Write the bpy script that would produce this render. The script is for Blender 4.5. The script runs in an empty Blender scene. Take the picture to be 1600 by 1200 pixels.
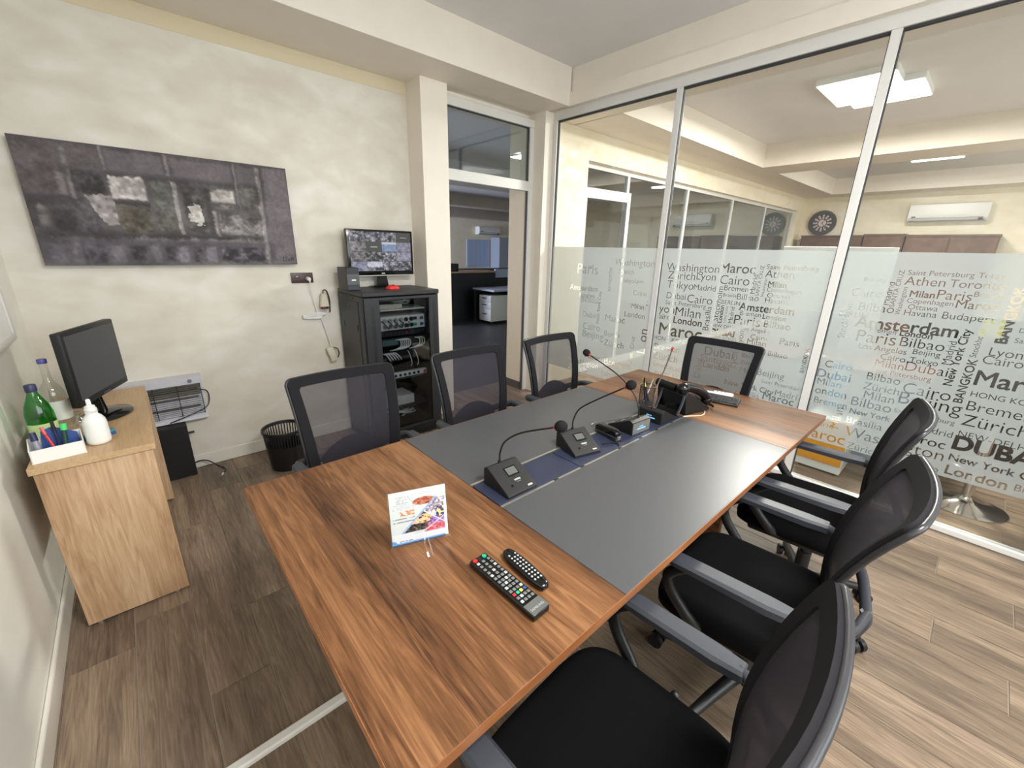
import bpy, bmesh, math, random
import numpy as np
from mathutils import Vector, Matrix
PI = math.pi
S = bpy.context.scene
COL = S.collection
random.seed(7)

# ---------------------------------------------------------------- camera
def make_camera():
    pitch, yaw, roll = math.radians(17.906), math.radians(42.156), math.radians(1.333)
    fw = Vector((math.sin(yaw)*math.cos(pitch), math.cos(yaw)*math.cos(pitch), -math.sin(pitch)))
    rt = Vector((math.cos(yaw), -math.sin(yaw), 0)); up = rt.cross(fw)
    c, s = math.cos(roll), math.sin(roll)
    r2, u2 = rt*c + up*s, up*c - rt*s
    cd = bpy.data.cameras.new('camera'); co = bpy.data.objects.new('camera', cd); COL.objects.link(co)
    cd.sensor_fit = 'HORIZONTAL'; cd.sensor_width = 36; cd.lens = 652.9/1600*36
    cd.clip_start = 0.02; cd.clip_end = 100
    M = Matrix((r2, u2, -fw)).transposed().to_4x4(); M.translation = (0, 0, 1.55)
    co.matrix_world = M
    S.camera = co
make_camera()

# ---------------------------------------------------------------- world, light, exposure
w = bpy.data.worlds.new('World'); S.world = w; w.use_nodes = True
w.node_tree.nodes['Background'].inputs[0].default_value = (0.75, 0.86, 1.0, 1)
w.node_tree.nodes['Background'].inputs[1].default_value = 1.0
vs = S.view_settings
S.display_settings.display_device = 'sRGB'
vs.view_transform = 'Standard'; vs.look = 'None'; vs.gamma = 1.0; vs.use_curve_mapping = False
vs.exposure = 0.09
S.cycles.max_bounces = 8; S.cycles.diffuse_bounces = 4; S.cycles.transparent_max_bounces = 16
S.cycles.transmission_bounces = 8; S.cycles.glossy_bounces = 4
S.cycles.caustics_reflective = False; S.cycles.caustics_refractive = False
S.cycles.sample_clamp_indirect = 6

def area(name, loc, target, sx, sy, power, color=(1, 1, 1), spread=PI):
    l = bpy.data.lights.new(name, 'AREA'); l.shape = 'RECTANGLE'; l.size = sx; l.size_y = sy
    l.energy = power; l.color = color; l.spread = spread
    o = bpy.data.objects.new(name, l); COL.objects.link(o); o.location = loc
    d = Vector(target) - Vector(loc); o.rotation_euler = d.to_track_quat('-Z', 'Y').to_euler()
    return o
# daylight through unseen windows behind the camera and in the next room
area('unseen_daylight', (1.45, -2.06, 1.75), (1.45, 0, 1.60), 3.5, 1.7, 92, (0.93, 0.97, 1.0))
area('unseen_daylight', (8.0, -3.48, 1.7), (8.0, 0, 1.4), 4.0, 1.7, 172, (1.0, 0.97, 0.92))
area('unseen_daylight', (1.0, 9.6, 1.7), (5.0, 8.0, 1.2), 1.6, 1.4, 420, (0.72, 0.80, 1.0))  # added to brighten the office, hangs inside it without any window
# the ceiling panels' own light (the panels themselves are built further down)
area('panel_light', (1.05, -0.75, 3.02), (1.05, -0.75, 0), 0.9, 0.65, 115, (1.0, 0.98, 0.95))  # added lamp behind the camera, lifts the left wall and desk front
area('panel_light', (5.57, 1.17, 3.00), (5.57, 1.17, 0), 0.9, 0.65, 275, (1.0, 0.95, 0.88))
area('strip_light', (9.89, 1.05, 3.02), (9.89, 1.05, 0), 0.08, 0.55, 60, (1.0, 0.95, 0.88))

# ---------------------------------------------------------------- materials
def srgb(r, g, b):
    f = lambda c: c/12.92 if c <= 0.04045 else ((c+0.055)/1.055)**2.4
    return (f(r/255), f(g/255), f(b/255), 1)
def newmat(name):
    m = bpy.data.materials.new(name); m.use_nodes = True
    nt = m.node_tree; b = nt.nodes['Principled BSDF']
    return m, nt, b
def mat(name, col, rough=0.5, metal=0.0, spec=0.5, emit=None, estr=0.0, noise=0.0, nscale=40.0, bump=0.0, coat=0.0):
    m, nt, b = newmat(name)
    b.inputs['Base Color'].default_value = col; b.inputs['Roughness'].default_value = rough
    b.inputs['Metallic'].default_value = metal; b.inputs['Specular IOR Level'].default_value = spec
    b.inputs['Coat Weight'].default_value = coat
    if emit: b.inputs['Emission Color'].default_value = emit; b.inputs['Emission Strength'].default_value = estr
    if noise or bump:
        tc = nt.nodes.new('ShaderNodeTexCoord'); nz = nt.nodes.new('ShaderNodeTexNoise')
        nz.inputs['Scale'].default_value = nscale; nz.inputs['Detail'].default_value = 5
        nt.links.new(tc.outputs['Object'], nz.inputs['Vector'])
        if noise:
            mx = nt.nodes.new('ShaderNodeMixRGB'); mx.blend_type = 'MULTIPLY'; mx.inputs[0].default_value = 1
            rp = nt.nodes.new('ShaderNodeMapRange'); rp.inputs['To Min'].default_value = 1-noise; rp.inputs['To Max'].default_value = 1+noise
            rp.inputs['From Min'].default_value = .3; rp.inputs['From Max'].default_value = .7
            nt.links.new(nz.outputs['Fac'], rp.inputs['Value']); nt.links.new(rp.outputs['Result'], mx.inputs[2])
            mx.inputs[1].default_value = col; nt.links.new(mx.outputs[0], b.inputs['Base Color'])
        if bump:
            bp = nt.nodes.new('ShaderNodeBump'); bp.inputs['Strength'].default_value = bump; bp.inputs['Distance'].default_value = .004
            nt.links.new(nz.outputs['Fac'], bp.inputs['Height']); nt.links.new(bp.outputs[0], b.inputs['Normal'])
    return m
def ramp(nt, stops):
    r = nt.nodes.new('ShaderNodeValToRGB')
    while len(r.color_ramp.elements) < len(stops): r.color_ramp.elements.new(0.5)
    for e, (p, c) in zip(r.color_ramp.elements, stops): e.position = p; e.color = c
    return r
def wood(name, c_dark, c_mid, c_light, axis='Y', band=6.0, rough=0.4, rnd=False, bump=0.15, fine=1.0, spec=0.5, coat=0.0, contrast=1.0, boards=0.0):
    """wood grain running along one local axis: bands of tone, growth figure, fine pores"""
    m, nt, b = newmat(name); N = nt.nodes; L = nt.links
    tc = N.new('ShaderNodeTexCoord'); vec = tc.outputs['Object']
    if rnd:
        oi = N.new('ShaderNodeObjectInfo'); ad = N.new('ShaderNodeVectorMath'); ad.operation = 'MULTIPLY_ADD'
        ad.inputs[1].default_value = (1, 1, 1)
        ml = N.new('ShaderNodeMath'); ml.operation = 'MULTIPLY'; ml.inputs[1].default_value = 37.0
        cb = N.new('ShaderNodeCombineXYZ')
        L.new(oi.outputs['Random'], ml.inputs[0])
        for k in range(3): L.new(ml.outputs[0], cb.inputs[k])
        L.new(vec, ad.inputs[0]); L.new(cb.outputs[0], ad.inputs[2]); vec = ad.outputs[0]
    def noise(sc, detail, dist):
        mp = N.new('ShaderNodeMapping')
        mp.inputs['Scale'].default_value = sc
        L.new(vec, mp.inputs['Vector'])
        n = N.new('ShaderNodeTexNoise'); n.inputs['Scale'].default_value = 1; n.inputs['Detail'].default_value = detail
        n.inputs['Distortion'].default_value = dist
        L.new(mp.outputs[0], n.inputs['Vector']); return n
    def sc(across, along):
        return {'Y': (across, along, across), 'X': (along, across, across), 'Z': (across, across, along)}[axis]
    n1 = noise(sc(band, band*0.09), 2, 0.4)            # broad bands
    n2 = noise(sc(band*5.5, band*0.40), 7, 2.0)        # figure
    n3 = noise(sc(260*fine, 7*fine), 3, 0)             # pores
    a = N.new('ShaderNodeMath'); a.operation = 'MULTIPLY_ADD'; a.inputs[1].default_value = 0.42
    L.new(n1.outputs['Fac'], a.inputs[0])
    a2 = N.new('ShaderNodeMath'); a2.operation = 'MULTIPLY'; a2.inputs[1].default_value = 0.40; L.new(n2.outputs['Fac'], a2.inputs[0])
    a3 = N.new('ShaderNodeMath'); a3.operation = 'MULTIPLY_ADD'; a3.inputs[1].default_value = 0.19; L.new(n3.outputs['Fac'], a3.inputs[0])
    L.new(a2.outputs[0], a3.inputs[2]); L.new(a3.outputs[0], a.inputs[2])
    if boards:
        sx = N.new('ShaderNodeSeparateXYZ'); L.new(vec, sx.inputs[0])
        fl = N.new('ShaderNodeMath'); fl.operation = 'MULTIPLY'; fl.inputs[1].default_value = boards
        L.new(sx.outputs['X' if axis != 'X' else 'Y'], fl.inputs[0])
        f2 = N.new('ShaderNodeMath'); f2.operation = 'FLOOR'; L.new(fl.outputs[0], f2.inputs[0])
        wn = N.new('ShaderNodeTexWhiteNoise'); wn.noise_dimensions = '1D'; L.new(f2.outputs[0], wn.inputs['W'])
        bo = N.new('ShaderNodeMath'); bo.operation = 'MULTIPLY_ADD'; bo.inputs[1].default_value = .17
        sb_ = N.new('ShaderNodeMath'); sb_.operation = 'SUBTRACT'; sb_.inputs[1].default_value = .085; L.new(a.outputs[0], sb_.inputs[0])
        L.new(wn.outputs['Value'], bo.inputs[0]); L.new(sb_.outputs[0], bo.inputs[2]); a = bo
    h = 0.16/contrast
    r = ramp(nt, [(0.5-h, c_dark), (0.5, c_mid), (0.5+h, c_light)])
    L.new(a.outputs[0], r.inputs[0])
    outc = r.outputs[0]
    if rnd:
        mx = N.new('ShaderNodeMixRGB'); mx.blend_type = 'MULTIPLY'; mx.inputs[0].default_value = 1
        rg = N.new('ShaderNodeMapRange'); rg.inputs['To Min'].default_value = .84; rg.inputs['To Max'].default_value = 1.16
        L.new(oi.outputs['Random'], rg.inputs['Value']); L.new(rg.outputs['Result'], mx.inputs[2]); L.new(outc, mx.inputs[1]); outc = mx.outputs[0]
    L.new(outc, b.inputs['Base Color'])
    b.inputs['Roughness'].default_value = rough; b.inputs['Specular IOR Level'].default_value = spec
    b.inputs['Coat Weight'].default_value = coat; b.inputs['Coat Roughness'].default_value = .18
    if bump:
        bp = N.new('ShaderNodeBump'); bp.inputs['Strength'].default_value = bump; bp.inputs['Distance'].default_value = .002
        L.new(a3.outputs[0], bp.inputs['Height']); L.new(bp.outputs[0], b.inputs['Normal'])
    return m
def plaster(name, c0, c1, c2, rough=0.5, bump=0.25):
    """trowelled pearly plaster: cloudy patches and short directional strokes"""
    m, nt, b = newmat(name); N = nt.nodes; L = nt.links
    tc = N.new('ShaderNodeTexCoord')
    def noise(scale, detail, dist, st=(1, 1, 1)):
        mp = N.new('ShaderNodeMapping'); mp.inputs['Scale'].default_value = st; L.new(tc.outputs['Object'], mp.inputs[0])
        n = N.new('ShaderNodeTexNoise'); n.inputs['Scale'].default_value = scale; n.inputs['Detail'].default_value = detail
        n.inputs['Distortion'].default_value = dist; L.new(mp.outputs[0], n.inputs['Vector']); return n
    n1 = noise(1.7, 4, 0.3); n2 = noise(4.5, 9, 0.35, (1, 1, 1.7))
    a = N.new('ShaderNodeMath'); a.operation = 'MULTIPLY_ADD'; a.inputs[1].default_value = .5
    L.new(n1.outputs[0], a.inputs[0])
    h = N.new('ShaderNodeMath'); h.operation = 'MULTIPLY'; h.inputs[1].default_value = .5; L.new(n2.outputs[0], h.inputs[0]); L.new(h.outputs[0], a.inputs[2])
    r = ramp(nt, [(.33, c0), (.5, c1), (.66, c2)]); L.new(a.outputs[0], r.inputs[0]); L.new(r.outputs[0], b.inputs['Base Color'])
    rr = N.new('ShaderNodeMapRange'); rr.inputs['To Min'].default_value = rough+.12; rr.inputs['To Max'].default_value = rough-.14
    rr.inputs['From Min'].default_value = .35; rr.inputs['From Max'].default_value = .65
    L.new(n2.outputs[0], rr.inputs['Value']); L.new(rr.outputs[0], b.inputs['Roughness'])
    bp = N.new('ShaderNodeBump'); bp.inputs['Strength'].default_value = bump; bp.inputs['Distance'].default_value = .006
    L.new(n2.outputs[0], bp.inputs['Height']); L.new(bp.outputs[0], b.inputs['Normal'])
    return m
def see_through(name, tint, gloss_base=0.04, rough=0.0, absorb=0.0):
    """thin architectural glass: straight transmission, reflection rising with angle on either face"""
    m = bpy.data.materials.new(name); m.use_nodes = True; nt = m.node_tree; N = nt.nodes; L = nt.links
    N.remove(N['Principled BSDF'])
    tr = N.new('ShaderNodeBsdfTransparent'); tr.inputs[0].default_value = tint
    gl = N.new('ShaderNodeBsdfGlossy'); gl.inputs['Roughness'].default_value = rough; gl.inputs[0].default_value = (1, 1, 1, 1)
    lw = N.new('ShaderNodeLayerWeight'); lw.inputs['Blend'].default_value = .5
    p = N.new('ShaderNodeMath'); p.operation = 'POWER'; p.inputs[1].default_value = 5; L.new(lw.outputs['Facing'], p.inputs[0])
    s = N.new('ShaderNodeMath'); s.operation = 'MULTIPLY_ADD'; s.inputs[1].default_value = 1-gloss_base; s.inputs[2].default_value = gloss_base
    L.new(p.outputs[0], s.inputs[0])
    mx = N.new('ShaderNodeMixShader'); L.new(s.outputs[0], mx.inputs[0]); L.new(tr.outputs[0], mx.inputs[1]); L.new(gl.outputs[0], mx.inputs[2])
    L.new(mx.outputs[0], N['Material Output'].inputs[0]); return m
def woven(name, col, see, rough=.8):
    """net fabric: part of the light passes between the threads, less of it the flatter one looks along the net"""
    m = bpy.data.materials.new(name); m.use_nodes = True; nt = m.node_tree; N = nt.nodes; L = nt.links
    b = N['Principled BSDF']; b.inputs['Base Color'].default_value = col; b.inputs['Roughness'].default_value = rough
    b.inputs['Specular IOR Level'].default_value = .25
    tr = N.new('ShaderNodeBsdfTransparent'); mx = N.new('ShaderNodeMixShader')
    lw = N.new('ShaderNodeLayerWeight'); lw.inputs['Blend'].default_value = .5
    rg = N.new('ShaderNodeMapRange'); rg.inputs['From Min'].default_value = .36; rg.inputs['From Max'].default_value = .62
    rg.inputs['To Min'].default_value = 1-see; rg.inputs['To Max'].default_value = .97; L.new(lw.outputs['Facing'], rg.inputs['Value'])
    L.new(rg.outputs[0], mx.inputs[0])
    L.new(tr.outputs[0], mx.inputs[1]); L.new(b.outputs[0], mx.inputs[2]); L.new(mx.outputs[0], N['Material Output'].inputs[0]); return m
def frosted(name, col, see, back=.55):
    m = bpy.data.materials.new(name); m.use_nodes = True; nt = m.node_tree; N = nt.nodes; L = nt.links
    N.remove(N['Principled BSDF'])
    d = N.new('ShaderNodeBsdfDiffuse'); d.inputs[0].default_value = col
    t = N.new('ShaderNodeBsdfTranslucent'); t.inputs[0].default_value = col
    tr = N.new('ShaderNodeBsdfTransparent'); tr.inputs[0].default_value = (.96, 1, .99, 1)
    m1 = N.new('ShaderNodeMixShader'); m1.inputs[0].default_value = back; L.new(d.outputs[0], m1.inputs[1]); L.new(t.outputs[0], m1.inputs[2])
    m2 = N.new('ShaderNodeMixShader'); m2.inputs[0].default_value = see; L.new(m1.outputs[0], m2.inputs[1]); L.new(tr.outputs[0], m2.inputs[2])
    L.new(m2.outputs[0], N['Material Output'].inputs[0]); return m
def printed(name, rough=.5, emit=0.0, grain=0.0, bump=0.0, spec=.5):
    """colour taken from the mesh's own point colours: flat print, paint or a lit screen"""
    m, nt, b = newmat(name); N = nt.nodes; L = nt.links
    a = N.new('ShaderNodeVertexColor'); a.layer_name = 'Col'; out = a.outputs[0]
    if grain or bump:
        tc = N.new('ShaderNodeTexCoord'); n = N.new('ShaderNodeTexNoise'); n.inputs['Scale'].default_value = 60; n.inputs['Detail'].default_value = 8
        L.new(tc.outputs['Object'], n.inputs['Vector'])
        rg = N.new('ShaderNodeMapRange'); rg.inputs['From Min'].default_value = .3; rg.inputs['From Max'].default_value = .7
        rg.inputs['To Min'].default_value = 1-grain; rg.inputs['To Max'].default_value = 1+grain; L.new(n.outputs[0], rg.inputs['Value'])
        mx = N.new('ShaderNodeMixRGB'); mx.blend_type = 'MULTIPLY'; mx.inputs[0].default_value = 1
        L.new(out, mx.inputs[1]); L.new(rg.outputs[0], mx.inputs[2]); out = mx.outputs[0]
        bp = N.new('ShaderNodeBump'); bp.inputs['Strength'].default_value = bump; bp.inputs['Distance'].default_value = .004
        L.new(n.outputs[0], bp.inputs['Height']); L.new(bp.outputs[0], b.inputs['Normal'])
    L.new(out, b.inputs['Base Color']); b.inputs['Roughness'].default_value = rough; b.inputs['Specular IOR Level'].default_value = spec
    if emit:
        L.new(out, b.inputs['Emission Color']); b.inputs['Emission Strength'].default_value = emit
        b.inputs['Base Color'].default_value = (0, 0, 0, 1); nt.links.remove(b.inputs['Base Color'].links[0])
    return m

M = {}
M['plaster'] = plaster('cream_pearl_plaster', srgb(208, 199, 184), srgb(219, 212, 200), srgb(231, 227, 220))
M['plaster_warm'] = plaster('warm_cream_plaster', srgb(234, 222, 194), srgb(240, 230, 208), srgb(244, 238, 224))
M['paint'] = mat('cream_paint', srgb(236, 227, 215), .6, noise=.02, nscale=6, bump=.05)
M['ceiling'] = mat('ceiling_paint', srgb(228, 226, 226), .75, noise=.02, nscale=4)
M['base_white'] = mat('white_skirting_paint', srgb(226, 222, 212), .35)
M['base_dark'] = mat('dark_skirting_tile', srgb(82, 70, 58), .4, noise=.15, nscale=15)
M['alu'] = mat('white_aluminium', srgb(216, 214, 210), .38, spec=.5)
M['gasket'] = mat('dark_gasket', srgb(50, 50, 52), .7)
M['glass'] = see_through('window_glass', (.955, .975, .965, 1))
M['partition_glass'] = see_through('reflective_partition_glass', (.62, .66, .66, 1), .20)
M['glass_dark'] = see_through('dark_office_glass', (.80, .85, .86, 1), .07)
M['rack_glass'] = see_through('rack_door_glass', (.72, .74, .76, 1), .05)
M['frost'] = frosted('frosted_film', srgb(172, 177, 178), .22, .66)
M['floor'] = wood('brown_plank_tile', srgb(74, 62, 53), srgb(122, 104, 88), srgb(164, 143, 121), 'Y', 10, .40, rnd=True, bump=.3, contrast=.85, spec=.4)
M['grout'] = mat('pale_joint', srgb(140, 128, 114), .8)
M['left_paint'] = plaster('pale_left_wall_plaster', srgb(228, 225, 214), srgb(233, 231, 222), srgb(238, 236, 230), bump=.12)
M['floor_far'] = mat('dark_office_floor', srgb(56, 54, 56), .45, noise=.2, nscale=5)
M['walnut'] = wood('walnut_laminate', srgb(60, 38, 24), srgb(106, 71, 45), srgb(146, 104, 70), 'Y', 8, .34, bump=.05, contrast=1.05, spec=.34, boards=9.3)
M['walnut_edge'] = wood('walnut_edge_band', srgb(104, 64, 38), srgb(136, 86, 52), srgb(166, 112, 72), 'X', 6, .35, bump=0)
M['grey_top'] = mat('grey_laminate', srgb(72, 73, 76), .36, noise=.02, nscale=60)
M['navy'] = mat('navy_cable_cover', srgb(40, 45, 66), .5, noise=.05, nscale=80)
M['silver'] = mat('brushed_silver', srgb(196, 194, 188), .32, metal=.85)
M['oak'] = wood('light_oak_laminate', srgb(146, 112, 82), srgb(184, 150, 116), srgb(208, 178, 146), 'Z', 7, .45, bump=.06, contrast=1.1)
M['oak_top'] = wood('light_oak_laminate_top', srgb(160, 128, 92), srgb(188, 156, 118), srgb(208, 178, 142), 'Y', 9, .45, bump=.06, contrast=.7)
M['black_fab'] = mat('black_fabric', srgb(9, 9, 11), .95, spec=.12, noise=.2, nscale=300)
M['border_fab'] = mat('charcoal_edge_fabric', srgb(28, 27, 30), .85, spec=.15)
M['mesh_fab'] = woven('charcoal_net', srgb(52, 49, 57), .36)
M['grey_plastic'] = mat('dark_grey_plastic', srgb(54, 56, 63), .46, spec=.45)
M['frame_plastic'] = mat('black_frame_plastic', srgb(44, 44, 48), .32)
M['black_plastic'] = mat('black_plastic', srgb(24, 24, 26), .42)
M['black_gloss'] = mat('black_gloss_plastic', srgb(14, 14, 16), .15)
M['black_metal'] = mat('black_powder_coat', srgb(44, 44, 48), .42)
M['black_metal_dk'] = mat('black_metal_deep', srgb(20, 20, 22), .5)
M['white_plastic'] = mat('white_plastic', srgb(232, 232, 230), .35)
M['cream_plastic'] = mat('cream_plastic', srgb(214, 206, 186), .45)
M['white_metal'] = mat('white_metal', srgb(222, 220, 215), .35)
M['chrome'] = mat('chrome', srgb(210, 208, 204), .14, metal=1)
M['lcd_off'] = mat('dark_screen', srgb(58, 60, 66), .30)
M['red'] = mat('red_plastic', srgb(205, 40, 40), .4)
M['green_led'] = mat('green_button', srgb(30, 170, 130), .4)
M['yellow'] = mat('yellow_plastic', srgb(232, 225, 90), .4)
M['blue_card'] = mat('blue_card', srgb(36, 72, 140), .5)
M['navy_cap'] = mat('navy_cap', srgb(40, 42, 80), .4)
M['btn_grey'] = mat('grey_button', srgb(104, 106, 106), .5)
M['btn_white'] = mat('pale_button', srgb(164, 166, 166), .5)
M['lcd_grey'] = mat('grey_display', srgb(92, 94, 92), .3)
M['blue_lit'] = mat('lit_blue_display', srgb(90, 150, 200), .4, emit=srgb(120, 190, 240), estr=1.0)
M['lit_panel'] = mat('lit_ceiling_panel', (1, 1, 1, 1), .5, emit=(1, .98, .95, 1), estr=6.0)
M['foam'] = mat('black_foam', srgb(30, 30, 31), .95, spec=.1, noise=.3, nscale=400, bump=.5)
M['pet_green'] = see_through('green_bottle_plastic', (.18, .66, .22, 1), .06)
M['pet_clear'] = see_through('clear_bottle_plastic', (.93, .94, .92, 1), .08)
M['acrylic'] = see_through('clear_acrylic', (.95, .95, .96, 1), .08)
M['green_label'] = mat('pale_green_label', srgb(190, 215, 150), .5)
M['steel_element'] = mat('steel_wire', srgb(90, 86, 80), .35, metal=.6)
M['grille_dark'] = mat('black_wire', srgb(32, 32, 33), .4)
M['reflector'] = mat('dull_reflector', srgb(140, 138, 132), .35, metal=.7)
M['heater_white'] = mat('pale_grey_metal', srgb(196, 196, 204), .4)
M['dark_wood'] = wood('dark_walnut_front', srgb(62, 43, 36), srgb(94, 66, 54), srgb(116, 85, 71), 'Y', 7, .4, bump=0)
M['orange'] = mat('orange_front', srgb(232, 160, 50), .5)
M['blue_pale'] = mat('pale_blue_board', srgb(165, 195, 220), .5)
M['cab_grey'] = mat('grey_metal_cabinet', srgb(165, 172, 186), .45)
M['cab_blue'] = mat('pale_blue_door', srgb(176, 192, 222), .4)
M['counter_top'] = mat('counter_wood_top', srgb(178, 150, 124), .4)
M['navy_panel'] = mat('near_black_panel', srgb(24, 24, 30), .5)
M['beige_office'] = mat('office_beam_paint', srgb(190, 180, 170), .7, noise=.05, nscale=5)
M['socket_brown'] = mat('brown_socket_plate', srgb(74, 52, 46), .4)
M['brass_pin'] = mat('metal_foot', srgb(180, 175, 165), .3, metal=.8)
M['painting'] = printed('oil_paint', .6, grain=.12, bump=.45)
M['leaflet'] = printed('glossy_print', .35)
M['cctv'] = printed('lit_camera_grid', .4, emit=.9)
M['clock_face'] = mat('clock_cream_face', srgb(222, 205, 205), .5)
M['clock_dark'] = mat('clock_dark_rim', srgb(60, 54, 58), .35)

# ---------------------------------------------------------------- mesh helpers
class MB:
    def __init__(self): self.bm = bmesh.new()
    def _xf(self, vs, m):
        if m is not None: bmesh.ops.transform(self.bm, matrix=m, verts=vs)
    def box(self, x0, x1, y0, y1, z0, z1, bev=0.0, seg=2, m=None):
        b = bmesh.new(); bmesh.ops.create_cube(b, size=1)
        for v in b.verts: v.co = Vector(((x0+x1)/2 + v.co.x*(x1-x0), (y0+y1)/2 + v.co.y*(y1-y0), (z0+z1)/2 + v.co.z*(z1-z0)))
        if bev: bmesh.ops.bevel(b, geom=list(b.edges), offset=bev, segments=seg, affect='EDGES', profile=.5)
        return self._add(b, m)
    def _add(self, b, m=None):
        if m is not None: b.transform(m)
        t = bpy.data.meshes.new('t'); b.to_mesh(t); b.free(); self.bm.from_mesh(t); bpy.data.meshes.remove(t); return self
    def cyl(self, p0, p1, r0, r1=None, n=16, caps=True):
        p0, p1 = Vector(p0), Vector(p1); r1 = r0 if r1 is None else r1
        b = bmesh.new(); d = p1-p0
        bmesh.ops.create_cone(b, cap_ends=caps, segments=n, radius1=r0, radius2=r1, depth=d.length)
        m = Matrix.Translation((p0+p1)/2) @ d.to_track_quat('Z', 'Y').to_matrix().to_4x4()
        return self._add(b, m)
    def tube(self, pts, r, n=8, closed=False, caps=True, flat=1.0, upv=None):
        pts = [Vector(p) for p in pts]; N = len(pts); rings = []
        rs = r if isinstance(r, (list, tuple)) else [r]*N
        ref = Vector(upv) if upv else None; prev = None
        for i, p in enumerate(pts):
            a = pts[i-1] if (i > 0 or closed) else p; c = pts[(i+1) % N] if (i < N-1 or closed) else p
            t = (c-a).normalized()
            if prev is None:
                u = ref if ref else (Vector((0, 0, 1)) if abs(t.z) < .9 else Vector((1, 0, 0)))
            else: u = prev
            u = (u - t*u.dot(t)).normalized(); prev = u; v = t.cross(u)
            rings.append([self.bm.verts.new(p + (u*math.cos(2*PI*k/n)*flat + v*math.sin(2*PI*k/n))*rs[i]) for k in range(n)])
        for i in range(N if closed else N-1):
            A, B = rings[i], rings[(i+1) % N]
            for k in range(n): self.bm.faces.new((A[k], A[(k+1) % n], B[(k+1) % n], B[k]))
        if not closed and caps:
            self.bm.faces.new(rings[0][::-1]); self.bm.faces.new(rings[-1])
        return self
    def lathe(self, prof, c=(0, 0, 0), n=24, capb=True, capt=True):
        rings = []
        for r, z in prof: rings.append([self.bm.verts.new((c[0]+r*math.cos(2*PI*k/n), c[1]+r*math.sin(2*PI*k/n), c[2]+z)) for k in range(n)])
        for A, B in zip(rings, rings[1:]):
            for k in range(n): self.bm.faces.new((A[k], A[(k+1) % n], B[(k+1) % n], B[k]))
        if capb: self.bm.faces.new(rings[0][::-1])
        if capt: self.bm.faces.new(rings[-1])
        return self
    def prism(self, poly, axis, a, b):
        """poly: 2-D outline, extruded along axis 'X','Y' or 'Z' from a to b"""
        f = {'X': lambda p, t: (t, p[0], p[1]), 'Y': lambda p, t: (p[0], t, p[1]), 'Z': lambda p, t: (p[0], p[1], t)}[axis]
        A = [self.bm.verts.new(f(p, a)) for p in poly]; B = [self.bm.verts.new(f(p, b)) for p in poly]; n = len(poly)
        self.bm.faces.new(A[::-1]); self.bm.faces.new(B)
        for k in range(n): self.bm.faces.new((A[k], A[(k+1) % n], B[(k+1) % n], B[k]))
        return self
    def ball(self, c, r, sx=1, sy=1, sz=1, n=16):
        b = bmesh.new(); bmesh.ops.create_uvsphere(b, u_segments=n, v_segments=max(6, n//2), radius=r)
        return self._add(b, Matrix.Translation(c) @ Matrix.Diagonal((sx, sy, sz, 1)))
    def build(self, name, m, parent=None, smooth=40, label=None, kind=None, bevel=0):
        bm = self.bm
        if bevel: bmesh.ops.bevel(bm, geom=list(bm.edges), offset=bevel, segments=1, affect='EDGES')
        bmesh.ops.recalc_face_normals(bm, faces=bm.faces)
        me = bpy.data.meshes.new(name); bm.to_mesh(me); bm.free()
        if smooth:
            for p in me.polygons: p.use_smooth = True
            me.set_sharp_from_angle(angle=math.radians(smooth))
        me.materials.append(m)
        return link(name, me, parent, label, kind)
def link(name, me, parent=None, label=None, kind=None):
    o = bpy.data.objects.new(name, me); COL.objects.link(o)
    if parent: o.parent = parent
    if label: o['label'] = label
    if kind: o['kind'] = kind
    return o
def B(x0, x1, y0, y1, z0, z1, bev=0.0, seg=2): return MB().box(x0, x1, y0, y1, z0, z1, bev, seg)
def thing(name, label, cat, loc=(0, 0, 0), rz=0.0, group=None):
    o = bpy.data.objects.new(name, None); COL.objects.link(o); o.empty_display_size = .1
    o.location = loc; o.rotation_euler = (0, 0, rz); o['label'] = label; o['category'] = cat
    if group: o['group'] = group
    return o
def tag(o, label, cat, group=None):
    o['label'] = label; o['category'] = cat
    if group: o['group'] = group
    return o
def copy_tree(o, parent=None):
    c = o.copy(); COL.objects.link(c)
    if parent: c.parent = parent
    for ch in list(o.children): copy_tree(ch, c)
    return c
def smoothpath(pts, sub=6):
    P = [Vector(p) for p in pts]; out = []
    for i in range(len(P)-1):
        p0 = P[max(i-1, 0)]; p1 = P[i]; p2 = P[i+1]; p3 = P[min(i+2, len(P)-1)]
        for k in range(sub):
            t = k/sub
            out.append(.5*((2*p1) + (p2-p0)*t + (2*p0-5*p1+4*p2-p3)*t*t + (3*p1-p0-3*p2+p3)*t**3))
    out.append(P[-1]); return out
def color_grid(name, origin, du, dv, nu, nv, fn, m, parent=None):
    """flat grid of nu x nv points spanned by du (right) and dv (down); fn(u, v) -> sRGB array 0..255"""
    u = np.linspace(0, 1, nu); v = np.linspace(0, 1, nv); U, V = np.meshgrid(u, v)
    o = np.array(origin); P = o[None, None]+U[..., None]*np.array(du)+V[..., None]*np.array(dv)
    me = bpy.data.meshes.new(name)
    idx = np.arange(nu*nv).reshape(nv, nu)
    F = np.stack([idx[:-1, :-1], idx[1:, :-1], idx[1:, 1:], idx[:-1, 1:]], -1).reshape(-1, 4)
    me.from_pydata(P.reshape(-1, 3).tolist(), [], F.tolist())
    c = np.clip(fn(U, V), 0, 255)/255.0
    c = np.where(c <= .04045, c/12.92, ((c+.055)/1.055)**2.4)
    at = me.color_attributes.new('Col', 'FLOAT_COLOR', 'POINT')
    at.data.foreach_set('color', np.concatenate([c.reshape(-1, 3), np.ones((nu*nv, 1))], 1).astype(np.float32).ravel())
    me.materials.append(m); me.update()
    return link(name, me, parent)
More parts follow.
